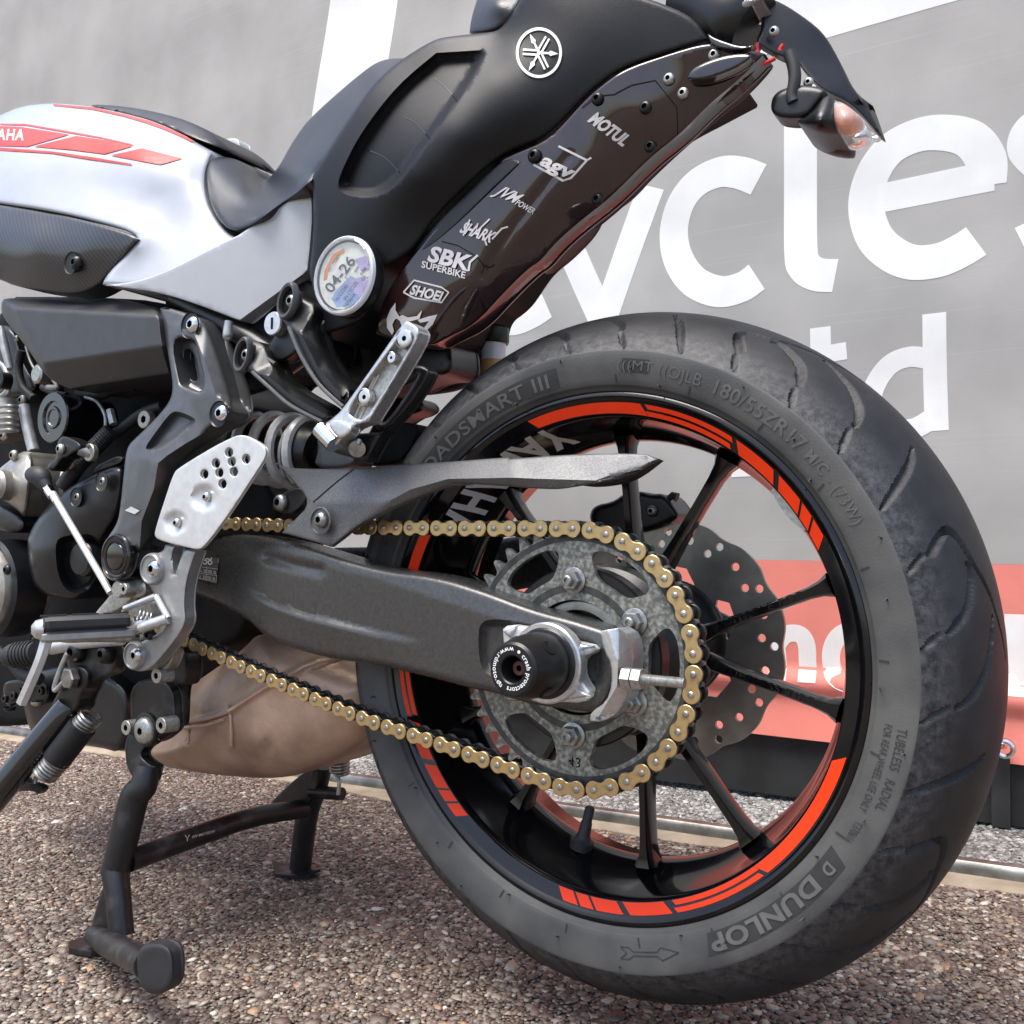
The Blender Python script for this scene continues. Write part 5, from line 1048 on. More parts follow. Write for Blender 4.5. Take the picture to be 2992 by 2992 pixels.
panel('seat_subframe', R1((900, 1270), (1150, 1345), (1350, 1425), (1440, 1452), (1740, 1150), (1830, 1300), (1900, 1640), (1750, 1660), (1560, 1620), (1400, 1700), (1250, 1850), (1150, 1800), (1000, 1500)), -.095, .04, 'dark_void', bike, rnd=.006, step=16)
panel('rear_mudguard', S3((560, 60), (700, 250), (1000, 270), (1400, 400), (1520, 310), (1540, 560), (1350, 560), (1200, 640), (1060, 690), (900, 640), (760, 560), (620, 420)), -.045, .05, 'satin_black', bike, rnd=.006, step=12)
tube('frame_tube', [P(*R1((1000, 1300)), -.10), P(*R1((1330, 1480)), -.10), P(*R1((1560, 1640)), -.10)], .013, 'satin_black', bike)
tube('frame_tube', [P(*S3((130, 620)), -.07), P(*S3((300, 560)), -.07), P(*S3((560, 380)), -.07), P(*S3((760, 300)), -.07)], .015, 'satin_black', bike)
panel('shock_mount', S3((-60, 520), (90, 560), (180, 640), (200, 770), (150, 880), (60, 960), (-60, 960)), -.075, .08, 'satin_black', bike, rnd=.008, step=12)
# ---- frame bracket (cast), with pockets
fb, fy = panel('frame_bracket', R2((1130, 0, 1), (1180, -8), (1400, 65), (1455, 110), (1500, 220), (1560, 380), (1640, 640), (1632, 720), (1600, 792), (1480, 838), (1430, 900), (1300, 1080), (1240, 1160), (1180, 1380), (1100, 1600), (990, 1720), (965, 1850), (900, 1925), (800, 1932), (730, 1880), (715, 1760), (745, 1640), (830, 1520), (850, 1400), (870, 1200), (885, 1050), (905, 970), (960, 915), (1100, 780), (1200, 660), (1222, 560), (1200, 400), (1170, 230), (1150, 100)),
 facets(R2((1130, 0, -.137), (1400, 65, -.137), (1375, 190, -.1440), (1440, 360, -.1470), (1520, 600, -.1500), (1460, 110, -.131), (1560, 380, -.130), (1640, 640, -.134), (1150, 100, -.141), (1200, 400, -.146), (1222, 560, -.150), (1350, 660, -.154), (1628, 720, -.147), (1600, 790, -.148), (1480, 838, -.151), (1100, 780, -.160), (960, 915, -.167), (885, 1050, -.171), (850, 1400, -.175), (745, 1640, -.178), (800, 1932, -.178), (1440, 880, -.152), (1310, 955, -.161), (1180, 1040, -.169), (1115, 1095, -.173), (1085, 1280, -.1745), (1000, 1500, -.1765), (985, 1690, -.176), (1300, 1080, -.140), (1240, 1160, -.140), (1180, 1380, -.142), (1100, 1600, -.146), (990, 1722, -.162), (1000, 1000, -.171), (985, 1060, -.174), (960, 1280, -.176)), [(1, 2, 3, 4), (21, 22, 23, 24, 25, 26, 27), (15, 33, 34, 35)]), .03, 'bracket_grey', bike, rnd=.0045, step=6, sharp=40,
 holes=[R2((1212, 208), (1360, 218), (1385, 260), (1465, 612), (1290, 552), (1270, 520))], ridge=sink(R2((1195, 745), (1250, 722), (1388, 780), (1370, 825), (1110, 1015), (1010, 1002), (1080, 900)), .0075, 8))
panel('bracket_web', R2((1190, 180), (1390, 190), (1500, 640), (1260, 580)), -.130, .010, 'bracket_grey', fb, rnd=.002, step=8, holes=[R2((1285, 290), (1365, 290), (1410, 525), (1330, 505))])
panel('bracket_pocket_wall', R2((1215, 225), (1265, 300), (1320, 520), (1450, 600), (1440, 612), (1285, 550)), [(*R2((1215, 225)), -.140), (*R2((1320, 520)), -.131), (*R2((1450, 600)), -.143), (*R2((1285, 550)), -.143)], .004, 'satin_alu', fb, rnd=.001, step=6)
for c, r in (((1365, 120), .0105), ((1568, 745), .0100)):
    y_ = float(fy(np.array([R2(c)]))[0]); lathe('bolt_well', [(-.002, r*1.35), (-.0035, r*1.42), (-.002, r*1.28), (.002, r*1.15), (.004, .0001)], P(R2(c)[0]-2.5, R2(c)[1]+1.5, y_), 'satin_black', fb, n=28); bolt('bracket_bolt', P(*R2(c), y_-.0015), r*.95, 'chrome', fb, h=.0055)
pv = P(*R2((830, 1752)), -.178); lathe('pivot_cap', [(.004, 0.0243), (-.002, 0.0251), (-.0036, 0.0243), (-.0040, 0.0230), (-.0028, 0.0224), (-.0022, 0.0207), (-.0032, 0.0201), (-.0032, 0.0168), (-.0020, 0.0165), (-.0020, 0.0152), (-.0036, 0.0143), (-.0040, 0.0130), (-.0040, 0.0001)], pv, 'gloss_black', bike, n=48)
V, F = densify(np.array([R2(p) for p in ((880, 1428), (925, 1400), (985, 1430), (950, 1455))]), [[0, 1, 2, 3]], 9); mesh_obj('alignment_mark', [P(a, b, c) for (a, b), c in zip(V, fy(V)-.0012)], F, 'satin_alu', fb, None)
# ---- heel plate
hp_holes = [[(R2((x, y))[0]+math.cos(i*math.pi/8)*28*R2.s, R2((x, y))[1]+math.sin(i*math.pi/8)*34*R2.s) for i in range(16)] for x, y in ((1617, 1020), (1738, 1066), (1525, 1097), (1637, 1085), (1443, 1173), (1549, 1163), (1652, 1155), (1571, 1242))]
def dimple(q):
    r = np.zeros(len(q))
    for c in ((1440, 1338), (1240, 1515)):
        d = np.hypot(*(q-np.array(R2(c))).T)/(92*R2.s if c[0] > 1300 else 78*R2.s); r = r+.0042*np.clip(1.25-d*d*1.25, 0, 1)**.7*(d < 1)
    return r
heel, hy = panel('heel_plate', R2((1640, 912), (1690, 895), (1745, 902), (1850, 960), (1882, 1005), (1872, 1060), (1840, 1112), (1600, 1480), (1440, 1690), (1392, 1706), (1330, 1692), (1130, 1642), (1090, 1612), (1096, 1560), (1170, 1330), (1226, 1165), (1262, 1128), (1500, 982)), -.175, .0035, 'satin_alu', bike, rnd=.0012, step=6, holes=hp_holes, ridge=dimple)
for c in ((1456, 1332), (1248, 1515)): bolt('heel_bolt', P(*R2(c), -.1735), .0052, 'chrome', heel)
# ---- rider footrest bracket
fr, fry = panel('footrest_bracket', R3((848, 160, 1), (900, 168, 1), (880, 215), (898, 312, 1), (945, 182, 1), (1008, 192, 1), (958, 340), (946, 470), (956, 550), (930, 610), (870, 690), (785, 790), (730, 815), (670, 800), (648, 750), (665, 700), (740, 650), (812, 620), (865, 545, 1), (800, 420), (752, 350), (742, 270), (775, 205), (835, 200)), -.168, .014, 'silver_cast', bike, rnd=.0025, step=7)
for c, r in (((790, 285), .0088), ((700, 728), .0080)):
    lathe('boss', [(0, r*2.0), (-.004, r*1.95), (-.006, r*1.8), (-.0062, r*1.65), (-.0045, r*1.6), (-.004, .0001)], P(*R3(c), -.168), 'silver_cast', fr, n=36); bolt('footrest_bolt', P(*R3(c), -.1740), r*1.05, 'chrome', fr, h=.0045)
lathe('spacer', [(.02, .0095), (-.012, .0095), (-.0135, .0085), (-.0135, .005)], P(*R3((655, 388)), -.165), 'zinc', fr, n=28); bolt('spacer_bolt', P(*R3((648, 388)), -.180), .0062, 'zinc', fr, dome=False)
panel('spacer_link', R3((620, 340), (745, 330), (762, 420), (690, 440), (630, 420)), -.160, .012, 'zinc', fr, rnd=.005, step=7)
tube('clevis_arm', [P(*R3((640, 490)), -.185), P(*R3((800, 425)), -.172)], .0036, 'silver', fr); tube('clevis_arm', [P(*R3((720, 588)), -.185), P(*R3((862, 540)), -.172)], .0060, 'silver', fr)
tube('clevis_arm', [P(*R3((800, 425)), -.172), P(*R3((830, 480)), -.172), P(*R3((862, 540)), -.172)], .0036, 'silver', fr)
panel('clevis_floor', R3((640, 490), (800, 428), (862, 540), (720, 592)), -.166, .004, 'steel', fr, rnd=.001, step=8)
def coil(name, a, b, R, r, turns, m, parent, n=16):
    a, b = np.array(a), np.array(b); ax_ = (b-a)/np.linalg.norm(b-a); u = np.cross(ax_, (0.3, .2, 1)); u /= np.linalg.norm(u); v = np.cross(ax_, u)
    N = int(turns*n); pts_ = [a+(b-a)*i/N+R*(math.cos(2*math.pi*i/n)*u+math.sin(2*math.pi*i/n)*v) for i in range(N+1)]; V, F = tube_mesh(pts_, r, 8); return mesh_obj(name, V, F, m, parent)
coil('return_spring', P(*R3((700, 520)), -.187), P(*R3((775, 540)), -.176), .0062, .0013, 4, 'steel', fr)
bolt('footrest_stop', P(*R3((765, 625)), -.172), .0055, 'satin_black', fr)
# rider footrest: alloy body, rubber pad, tip feeler
tip, root = P(*R3((205, 595)), -.262), P(*R3((690, 570)), -.183)
d_ = (tip-root)/np.linalg.norm(tip-root); s_ = np.array([-d_[1], d_[0], 0]); s_ /= np.linalg.norm(s_)
def bar(name, a, b, sec, m, parent, bev=.3, taper=1.):
    """box-section bar between two points with chamfered edges; sec: (half width, z low, z high)"""
    hw, z0, z1 = sec; V = []; F = []; st = [(0, .86), (.04, 1), (.93, taper), (.98, taper*.86), (1, taper*.6)]
    for t, k in st:
        c = a+(b-a)*t; zc, zh = (z0+z1)/2, (z1-z0)/2
        for u_, v_ in ((-1, -.5), (-.7, -1), (.7, -1), (1, -.5), (1, .5), (.7, 1), (-.7, 1), (-1, .5)): V.append(c+s_*hw*k*u_+np.array([0, 0, zc+zh*k*v_]))
    n_ = len(st)
    for i in range(n_-1):
        for q_ in range(8): F.append([i*8+q_, i*8+(q_+1) % 8, (i+1)*8+(q_+1) % 8, (i+1)*8+q_])
    F += [list(range(8)), [(n_-1)*8+q_ for q_ in range(8)]]; V, F = recalc(V, F); return mesh_obj(name, V, F, m, parent, 30)
peg = bar('rider_footrest', root, tip, (.0125, -.0135, -.0020), 'silver_cast', bike)
rub = bar('rubber_pad', root+d_*.006, tip-d_*.002, (.0175, -.0012, .0125), 'rubber', peg)
for k in range(3):
    a = root+d_*(.018+.03*k); V, F = box(-1, 1, -1, 1, -1, 1); V = np.array(V); V = a+np.outer(V[:, 0], d_)*.0125+np.outer(V[:, 1], s_)*.0022-s_*.004+np.outer(V[:, 2], (0, 0, 1))*.0008+[0, 0, .0130]; mesh_obj('grip_bar', V, F, 'rubber', peg)
tube('tip_cap', [tip-d_*.003, tip+d_*.004, tip+d_*.008], [.0112, .0095, .004], 'silver', peg, smooth=0)
tube('feeler', [P(*R3((238, 655)), -.258), P(*R3((200, 770)), -.262), P(*R3((112, 972)), -.264)], [.0062, .0058, .0058], 'satin_alu', peg, n=6)
panel('peg_underside', R3((300, 640), (520, 625), (690, 600), (700, 665), (500, 660), (300, 668)), [(*R3((300, 650)), -.243), (*R3((690, 600)), -.186), (*R3((690, 660)), -.186), (*R3((500, 650)), -.215)], .014, 'steel', peg, rnd=.003, step=8)
tube('peg_neck', [P(*R3((660, 590)), -.188), P(*R3((730, 560)), -.182), P(*R3((770, 545)), -.176)], [.0085, .0075, .0065], 'silver', peg)
# ---- gear linkage
lk = tube('gear_rod', [P(*R2((370, 1310)), -.160), P(*R3((568, 408)), -.170)], .0040, 'satin_alu', bike)
tube('rod_nut', [P(*R2((335, 1270)), -.160), P(*R2((375, 1330)), -.160)], .0062, 'chrome', lk, n=6); tube('ball_joint_boot', [P(*R2((230, 1175)), -.158), P(*R2((285, 1190)), -.160), P(*R2((315, 1240)), -.160), P(*R2((335, 1272)), -.160)], [.010, .0122, .0090, .0062], 'rubber', lk)
tube('rod_sleeve', [P(*R2((370, 1310)), -.1602), P(*R2((400, 1365)), -.1604)], .0048, 'satin_alu', lk)
arm_, _ = panel('shift_arm', R2((395, 980), (430, 900), (500, 915), (575, 960), (570, 1000), (520, 1020), (470, 1060), (440, 1060), (380, 1160), (330, 1130), (350, 1090), (400, 1060)), -.148, .016, 'satin_black', bike, rnd=.003, step=7)
bolt('pinch_bolt', P(*R2((428, 995)), -.150), .0066, 'zinc', arm_); lathe('shaft_seal', [(.004, .0105), (-.002, .0110), (-.003, .0100), (-.0025, .0070), (-.001, .0065), (-.001, .0001)], P(*R2((638, 1020)), -.135), 'engine_silver', bike, n=30); tube('shift_shaft', [P(*R2((560, 1000)), -.142), P(*R2((640, 1030)), -.132)], .0068, 'steel', bike)
panel('gear_lever', R3((480, 520), (560, 430), (600, 360), (660, 350), (700, 400), (650, 470), (560, 515), (500, 530)), -.158, .008, 'zinc', bike, rnd=.002, step=8)
tube('lever_shaft', [P(*R3((270, 690)), -.150), P(*R3((420, 660)), -.155), P(*R3((620, 640)), -.160)], .0085, 'satin_alu', bike)
tg = tube('gear_pedal_rubber', [P(*R3((40, 730)), -.190), P(*R3((70, 730)), -.188), P(*R3((190, 715)), -.180)], [.011, .0145, .0135], 'rubber', bike)
for k in range(6): tube('rubber_rib', [P(*R3((85+17*k, 728-2.2*k)), -.1870+.0012*k), P(*R3((92+17*k, 727-2.2*k)), -.1865+.0012*k)], .0156, 'rubber', tg, n=16)
tube('pedal_tip', [P(*R3((28, 735)), -.191), P(*R3((45, 732)), -.190), P(*R3((56, 731)), -.189)], [.004, .0095, .0125], 'satin_alu', tg)
# ---- crankcase covers on the left edge
panel('sprocket_cover', R2((190, 1600), (330, 1400), (480, 1270), (640, 1180), (870, 1090), (880, 1250), (840, 1450), (740, 1600), (700, 1700), (700, 1900), (560, 2060), (430, 2050), (250, 2000), (200, 1800)), [(*R2((200, 1600)), -.135), (*R2((500, 1280)), -.130), (*R2((860, 1120)), -.120), (*R2((600, 1450)), -.130), (*R2((300, 1700)), -.140), (*R2((500, 2000)), -.120), (*R2((700, 1700)), -.112)], .06, 'engine_black', bike, rnd=.008, step=10,
      ridge=sink(R2((380, 1660), (450, 1600), (720, 1590), (720, 1900), (560, 2040), (420, 1960)), .014, 12))
for c in ((545, 1335), (725, 1225)): lathe('screw_recess', [(-.001, .0115), (-.002, .0122), (.001, .0100), (.004, .0001)], P(*R2(c), -.132), 'engine_black', bike, n=24); bolt('cover_screw', P(R2(c)[0]+1.5, R2(c)[1], -.131), .0058, 'steel', bike)
lathe('sprocket_cap', [(.02, .022), (-.004, .022), (-.008, .019), (-.009, .0001)], P(*R2((600, 1770)), -.118), 'engine_black', bike, n=36)
lathe('generator_cover', [(.05, .058), (0, .060), (-.012, .056), (-.018, .045), (-.020, .030), (-.014, .026), (-.014, .0001)], P(-18, 1110, -.135), 'engine_silver', bike, n=64); lathe('generator_collar', [(.04, .066), (-.002, .067), (-.006, .062), (.0, .058)], P(-18, 1110, -.135), 'engine_black', bike, n=64); bolt('cover_screw', P(14, 1075, -.152), .0066, 'satin_black', bike)
panel('upper_case', R2((-60, 1180), (60, 1080), (150, 1015), (200, 1010), (235, 1060), (225, 1200), (190, 1500), (120, 1420), (20, 1350), (-60, 1350)), [(*R2((-60, 1180)), -.128), (*R2((190, 1020)), -.118), (*R2((190, 1480)), -.124), (*R2((100, 1200)), -.138), (*R2((0, 1330)), -.134)], .05, 'engine_silver', bike, rnd=.008, step=9)
lathe('oil_filler', [(.02, .020), (-.006, .020), (-.010, .016), (-.011, .0001)], P(*R2((15, 1250)), -.142), 'engine_silver', bike, n=32)
panel('case_lower', R2((-60, 1380), (60, 1410), (190, 1500), (160, 1600), (-60, 1560)), -.125, .04, 'engine_black', bike, rnd=.008, step=12)
lathe('starter_motor', [(.07, 0.0317), (.0, 0.0323), (-.003, 0.0337), (-.005, 0.0323), (-.005, 0.0218), (-.0025, 0.0205), (-.0025, 0.0152), (-.0045, 0.0139), (-.0045, 0.0112), (-.0030, 0.0099), (-.003, 0.0001)], P(*R2((392, 775)), -.112), 'gloss_black', bike, n=48)
tube('cylinder_barrel', [P(*R2((40, 690)), -.085), P(*R2((60, 820)), -.085), P(*R2((70, 920)), -.085)], [.030, .030, .026], 'engine_silver', bike); tube('coolant_pipe', [P(*R2((170, 690)), -.095), P(*R2((200, 850)), -.095), P(*R2((240, 1010)), -.095)], .008, 'spring_grey', bike)
tube('coolant_hose', [P(*R2((780, 870)), -.090), P(*R2((650, 1000)), -.100), P(*R2((560, 1100)), -.110), P(*R2((450, 1260)), -.115)], .0105, 'rubber', bike); tube('hose_clip', [P(*R2((775, 720)), -.085), P(*R2((800, 820)), -.085)], .0052, 'spring_grey', bike, n=6)
tube('throttle_cable', [P(*R2((185, 270)), -.100), P(*R2((215, 370)), -.100), P(*R2((245, 430)), -.100)], .0022, 'engine_silver', bike); lathe('throttle_drum', [(.01, .013), (-.004, .013), (-.006, .010), (-.006, .004)], P(*R2((280, 470)), -.100), 'zinc', bike, n=24); tube('brake_union', [P(*R2((10, 130)), -.105), P(*R2((30, 260)), -.105), P(*R2((70, 430)), -.105)], [.003, .0058, .0044], 'spring_grey', bike)
tube('throttle_lever', [P(*R2((380, 500)), -.102), P(*R2((410, 555)), -.104), P(*R2((340, 560)), -.104)], .004, 'engine_silver', bike); lathe('injector_cap', [(.01, .012), (-.004, .012), (-.005, .009), (-.002, .0001)], P(*R2((10, 510)), -.105), 'satin_black', bike, n=24)

# ---- exhaust collector box
exo = R3((748, 1215), (790, 1282), (950, 1322), (1200, 1352), (1430, 1362), (1600, 1325), (1760, 1255), (1880, 1185), (1960, 1090), (1980, 900), (1932, 770), (1700, 700), (1500, 640), (1330, 608), (1250, 700), (1100, 800), (1000, 870), (920, 930), (880, 1100), (800, 1180))
exc = [(*R3((760, 1220)), -.030), (*R3((950, 1310)), -.030), (*R3((1430, 1355)), -.030), (*R3((1760, 1250)), -.015), (*R3((1960, 1000)), .020), (*R3((1932, 780)), .005), (*R3((1600, 670)), -.020), (*R3((1330, 615)), -.025), (*R3((1000, 870)), -.030), (*R3((900, 1000)), -.035), (*R3((1000, 1100)), -.078), (*R3((1200, 1000)), -.084), (*R3((1400, 850)), -.080), (*R3((1500, 1100)), -.092), (*R3((1300, 1250)), -.080), (*R3((1700, 1000)), -.075), (*R3((1650, 1200)), -.060), (*R3((1050, 1230)), -.068), (*R3((1800, 880)), -.050)]
weld = [np.array(R3(*p)) for p in (((920, 1085), (980, 1070), (1070, 1050), (1160, 1020), (1260, 960), (1360, 895), (1480, 830), (1600, 770), (1760, 740)), ((950, 1100), (1060, 1085), (1150, 1055)), ((968, 1000), (970, 1060), (968, 1180)), ((1175, 990), (1185, 1060), (1190, 1190)))]
def ex_relief(q):
    r = np.zeros(len(q))
    for l, a, w_ in zip(weld, (-.0042, -.0036, .0034, -.0034), (4.6, 4.2, 5, 5.)): r = r+a*np.exp(-(line_d(q, l)/w_)**2)
    c = np.array(R3((1370, 1210))); return r+.004*np.exp(-((q[:, 0]-c[0])/14)**2-((q[:, 1]-c[1])/20)**2)
_exp = chaikin(exo, 2)
def ex_depth(q):
    d = np.clip(seg_dist(np.asarray(q), _exp)/105, 0, 1); x = (np.asarray(q)[:, 0]-300)/420
    return -.020+.03*np.clip(x-.45, 0, 1)-(.066-.012*x)*np.sqrt(1-(1-d)**2.2)
exh, _ = panel('exhaust_collector', exo, ex_depth, .09, 'exhaust', bike, rnd=.004, step=5, ridge=ex_relief, sharp=60)
for l, r in zip(weld, (.0026, .0022, .0016, .0020)):
    q = cat(list(l), 6); q = q+rng.normal(0, .25, q.shape); tube('weld_bead', [P(a, b, y-.0012) for (a, b), y in zip(q, ex_depth(q)+ex_relief(q))], r, 'exhaust', exh, n=8, smooth=0)
# ---- centre stand
GF = float(gz(-.565))
cs, _ = panel('centre_stand', R3((648, 1140), (690, 1120), (760, 1150), (790, 1180), (740, 1205), (722, 1245), (760, 1280), (795, 1300, 1), (780, 1380), (740, 1400), (655, 1330), (640, 1220)), [(*R3((650, 1140)), -.142), (*R3((790, 1180)), -.140), (*R3((740, 1390)), -.146)], .012, 'worn_black', bike, rnd=.003, step=7)
panel('stand_mount', R3((672, 850), (890, 850), (905, 1060), (905, 1110), (800, 1190), (700, 1170), (668, 1060)), -.128, .012, 'worn_black', cs, rnd=.004, step=9)
panel('mount_flange', R3((858, 700), (960, 690), (975, 820), (940, 890), (905, 880), (900, 1100), (880, 1100), (875, 840)), -.118, .02, 'worn_black', cs, rnd=.004, step=9)
panel('mount_lug', R3((780, 830), (800, 800), (850, 810), (880, 780), (905, 700), (870, 680), (800, 760)), -.150, .012, 'engine_silver', cs, rnd=.003, step=8)
for c, r, a in (((660, 1098), .0085, -.146), ((840, 1086), .0088, -.152), ((816, 832), .0085, -.150)):
    q = P(*R3(c), a); tube('mount_bolt_head', [q+[.002, .014, 0], q], r, 'zinc', cs, n=20); bolt('mount_bolt', q, r*.98, 'zinc', cs, h=.004, dome=False)
bolt('pivot_bolt', P(*R3((740, 1115)), -.1525), .0148, 'zinc', cs, h=.006, hexr=.3); lathe('pivot_washer', [(.004, .0185), (-.001, .0185), (-.0016, .017), (-.0016, .005)], P(*R3((748, 1108)), -.149), 'worn_black', cs, n=32)
LF = P(*R4((470, 1010)), -.166)
t1 = [P(*R3((760, 1300)), -.140), P(*R3((735, 1400)), -.146), P(*R4((690, 230)), -.150), P(*R4((640, 420)), -.156), P(*R4((590, 620)), -.161)]
tube('stand_leg', t1, [.0135, .0150, .0160, .0160, .0160], 'worn_black', cs, n=18); tube('lower_tube', [P(*R4((590, 600)), -.162), P(*R4((605, 720)), -.166), P(*R4((625, 940)), -.170)], [.0150, .0135, .0130], 'worn_black', cs, n=16)
panel('foot_gusset', R4((540, 640), (570, 660), (580, 900), (590, 960), (560, 1040), (450, 1040), (440, 1000), (470, 880)), -.166, .006, 'worn_black', cs, rnd=.002, step=8)
fp = P(*R4((480, 1035)), -.160); V = []
for dx, dy in ((-.028, -.012), (-.010, -.024), (.022, -.018), (.032, .004), (.02, .02), (-.02, .02)): V.append((fp[0]+dx, fp[1]+dy))
o = np.array(V); n = len(o); zb = [float(gz(x))+.002 for x, y in o]
V = [(x, y, z) for (x, y), z in zip(o, zb)]+[(x, y, z+.0055) for (x, y), z in zip(o, zb)]; F = [list(range(n))[::-1], [i+n for i in range(n)]]+[[i, (i+1) % n, (i+1) % n+n, i+n] for i in range(n)]
V, F = recalc(V, F); mesh_obj('foot_plate', V, F, 'worn_black', cs)
tube('foot_lever', [P(*R4((480, 930)), -.168), P(*R4((540, 970)), -.178), P(*R4((600, 1000)), -.200), P(*R4((680, 1040)), -.228), P(*R4((760, 1085)), -.250)], [.010, .0125, .0130, .0130, .0130], 'worn_black', cs, n=16)
panel('foot_pad', R4((700, 1050), (720, 1000), (770, 975), (830, 975), (875, 1000), (892, 1060), (893, 1160), (870, 1215), (820, 1240), (770, 1238), (725, 1205), (700, 1140)), -.262, .012, 'rubber', cs, rnd=.005, step=7)
tube('cross_tube', [P(*R4((660, 555)), -.150), P(*R4((1000, 430)), -.060), P(*R4((1300, 330)), .030), P(*R4((1560, 285)), .118)], [.0125, .0125, .0125, .0125], 'worn_black', cs, n=16)
strokes('brand_print', R4, [[(950, 422), (962, 438), (972, 420)], [(960, 438), (962, 452)]], 1.6, lambda q: np.interp(q[:, 0], [R4((660, 0))[0], R4((1300, 0))[0]], [-.150, .030])-.0165, 'sticker_white', cs, 0)
decal('brand_print', text_mesh('SW-MOTECH', .1, .01), R4((985, 438)), R4((1100, 408)), np.array((2, -13))*R4.s, lambda q: np.interp(q[:, 0], [R4((660, 0))[0], R4((1300, 0))[0]], [-.150, .030])-.0165, 'sticker_white', cs, 0)
tube('stand_leg', [P(*R4((1650, 60)), .126), P(*R4((1620, 180)), .128), P(*R4((1575, 320)), .132), P(*R4((1540, 590)), .137)], [.015, .0155, .0155, .0150], 'worn_black', cs, n=16)
panel('leg_gusset', R4((1375, 275), (1420, 220), (1560, 95), (1650, 60), (1600, 270), (1500, 280)), .112, .006, 'worn_black', cs, rnd=.002, step=8)
tube('spring_peg', [P(*R4((1600, 200)), .118), P(*R4((1755, 210)), .118)], .0085, 'worn_black', cs)
rf = P(*R4((1530, 600)), .137); V = []
o = [(rf[0]-.040, rf[1]-.010), (rf[0]-.018, rf[1]-.026), (rf[0]+.022, rf[1]-.016), (rf[0]+.036, rf[1]+.006), (rf[0]+.016, rf[1]+.024), (rf[0]-.02, rf[1]+.016)]; n = 6
V = [(x, y, float(gz(x))+.002+(.010 if i == 0 else .006 if i == 3 else 0)) for i, (x, y) in enumerate(o)]; V += [(a, b, c+.004) for a, b, c in V]; F = [list(range(n))[::-1], [i+n for i in range(n)]]+[[i, (i+1) % n, (i+1) % n+n, i+n] for i in range(n)]
V, F = recalc(V, F); mesh_obj('foot_plate', V, F, 'worn_black', cs)
coil('stand_spring', P(*R4((1745, -40)), .110), P(*R4((1742, 105)), .110), .0115, .0022, 9, 'steel', cs); tube('spring_hook', [P(*R4((1715, 100)), .110), P(*R4((1740, 140)), .110), P(*R4((1735, 215)), .108)], .0026, 'zinc', cs)
# ---- side stand
ss = tube('side_stand', [P(*R3((360, 985)), -.150), P(*R3((320, 1040)), -.156), P(*R3((160, 1230)), -.178), P(*R3((0, 1425)), -.200), P(*R3((-180, 1640)), -.224)], [.0150, .0165, .0165, .0165, .0165], 'gloss_black', bike, n=20)
panel('stand_clevis', R3((270, 970), (300, 920), (340, 810), (380, 780), (430, 785), (465, 830), (440, 900), (410, 950), (400, 1010), (330, 1050), (270, 1000)), -.158, .022, 'satin_black', ss, rnd=.004, step=8)
panel('stand_bracket', R3((340, 740), (370, 690), (470, 670), (580, 680), (602, 720), (598, 790), (570, 830), (520, 840), (430, 900), (350, 800)), -.150, .014, 'worn_black', ss, rnd=.004, step=8)
V, F = lathe_mesh([(0, .0125), (-.008, .0125), (-.0095, .0110), (-.0095, .0001)], n=6); V, F = recalc(V+P(*R3((378, 845)), -.160), F); mesh_obj('pivot_nut', V, F, 'steel', ss, 30)
for c, r in (((395, 712), .0125), ((548, 722), .0115)): bolt('bracket_bolt', P(*R3(c), -.154), r, 'satin_black', ss, h=.009)
tube('wire_loop', [P(*R3((345, 720)), -.162), P(*R3((310, 800)), -.163), P(*R3((280, 890)), -.163), P(*R3((290, 905)), -.163), P(*R3((330, 860)), -.163)], .003, 'spring_grey', ss)
tube('spring_sleeve', [P(*R3((425, 1090)), -.150), P(*R3((290, 1265)), -.165)], .0165, 'matte_black', ss, n=20)
coil('stand_spring', P(*R3((310, 1250)), -.163), P(*R3((225, 1345)), -.172), .0130, .0022, 7, 'steel', ss); coil('stand_spring', P(*R3((470, 1040)), -.145), P(*R3((420, 1095)), -.150), .0120, .0022, 4, 'steel', ss)
tube('spring_hook', [P(*R3((235, 1340)), -.172), P(*R3((190, 1350)), -.174), P(*R3((180, 1385)), -.175)], .0024, 'steel', ss)
panel('spring_tab', R3((70, 1430), (120, 1350), (140, 1380), (190, 1390), (225, 1410), (190, 1450), (180, 1425), (110, 1425)), -.172, .008, 'worn_black', ss, rnd=.0015, step=7)
# ---- rear shock
sa, sb = P(*S3((230, 1035)), -.045), P(*S3((620, 1085)), -.045)
shock = tube('rear_shock', [sa+(sa-sb)*.35, sa, sb, sb+(sb-sa)*.2], [.016, .016, .016, .018], 'satin_black', bike, smooth=0)
coil('shock_spring', sa-(sb-sa)*.22, sb-(sb-sa)*.02, .0395, .0058, 4.2, 'spring_light', shock, n=28)
dr_ = (sb-sa)/np.linalg.norm(sb-sa); tube('spring_collar', [sb-dr_*.016, sb-dr_*.010, sb-dr_*.004, sb+dr_*.012], [.037, .0375, .0375, .032], 'satin_black', shock, n=32, smooth=0); tube('preload_ring', [sb-dr_*.019, sb-dr_*.015], [.0400, .0400], 'spring_grey', shock, n=32)
panel('shock_link', S3((625, 960), (740, 1020), (880, 1060), (880, 1180), (600, 1180), (640, 1060)), -.090, .03, 'guard_grey', bike, rnd=.004, step=9)
panel('linkage_mass', S3((960, 1130), (1180, 860), (1330, 900), (1180, 1140), (1000, 1170)), .030, .05, 'satin_black', bike, rnd=.006, step=10)
panel('hugger', S3((850, 1150), (1000, 900), (1060, 740), (1290, 690), (1370, 790), (1170, 850), (1000, 1150)), .060, .03, 'satin_black', bike, rnd=.006, step=10)
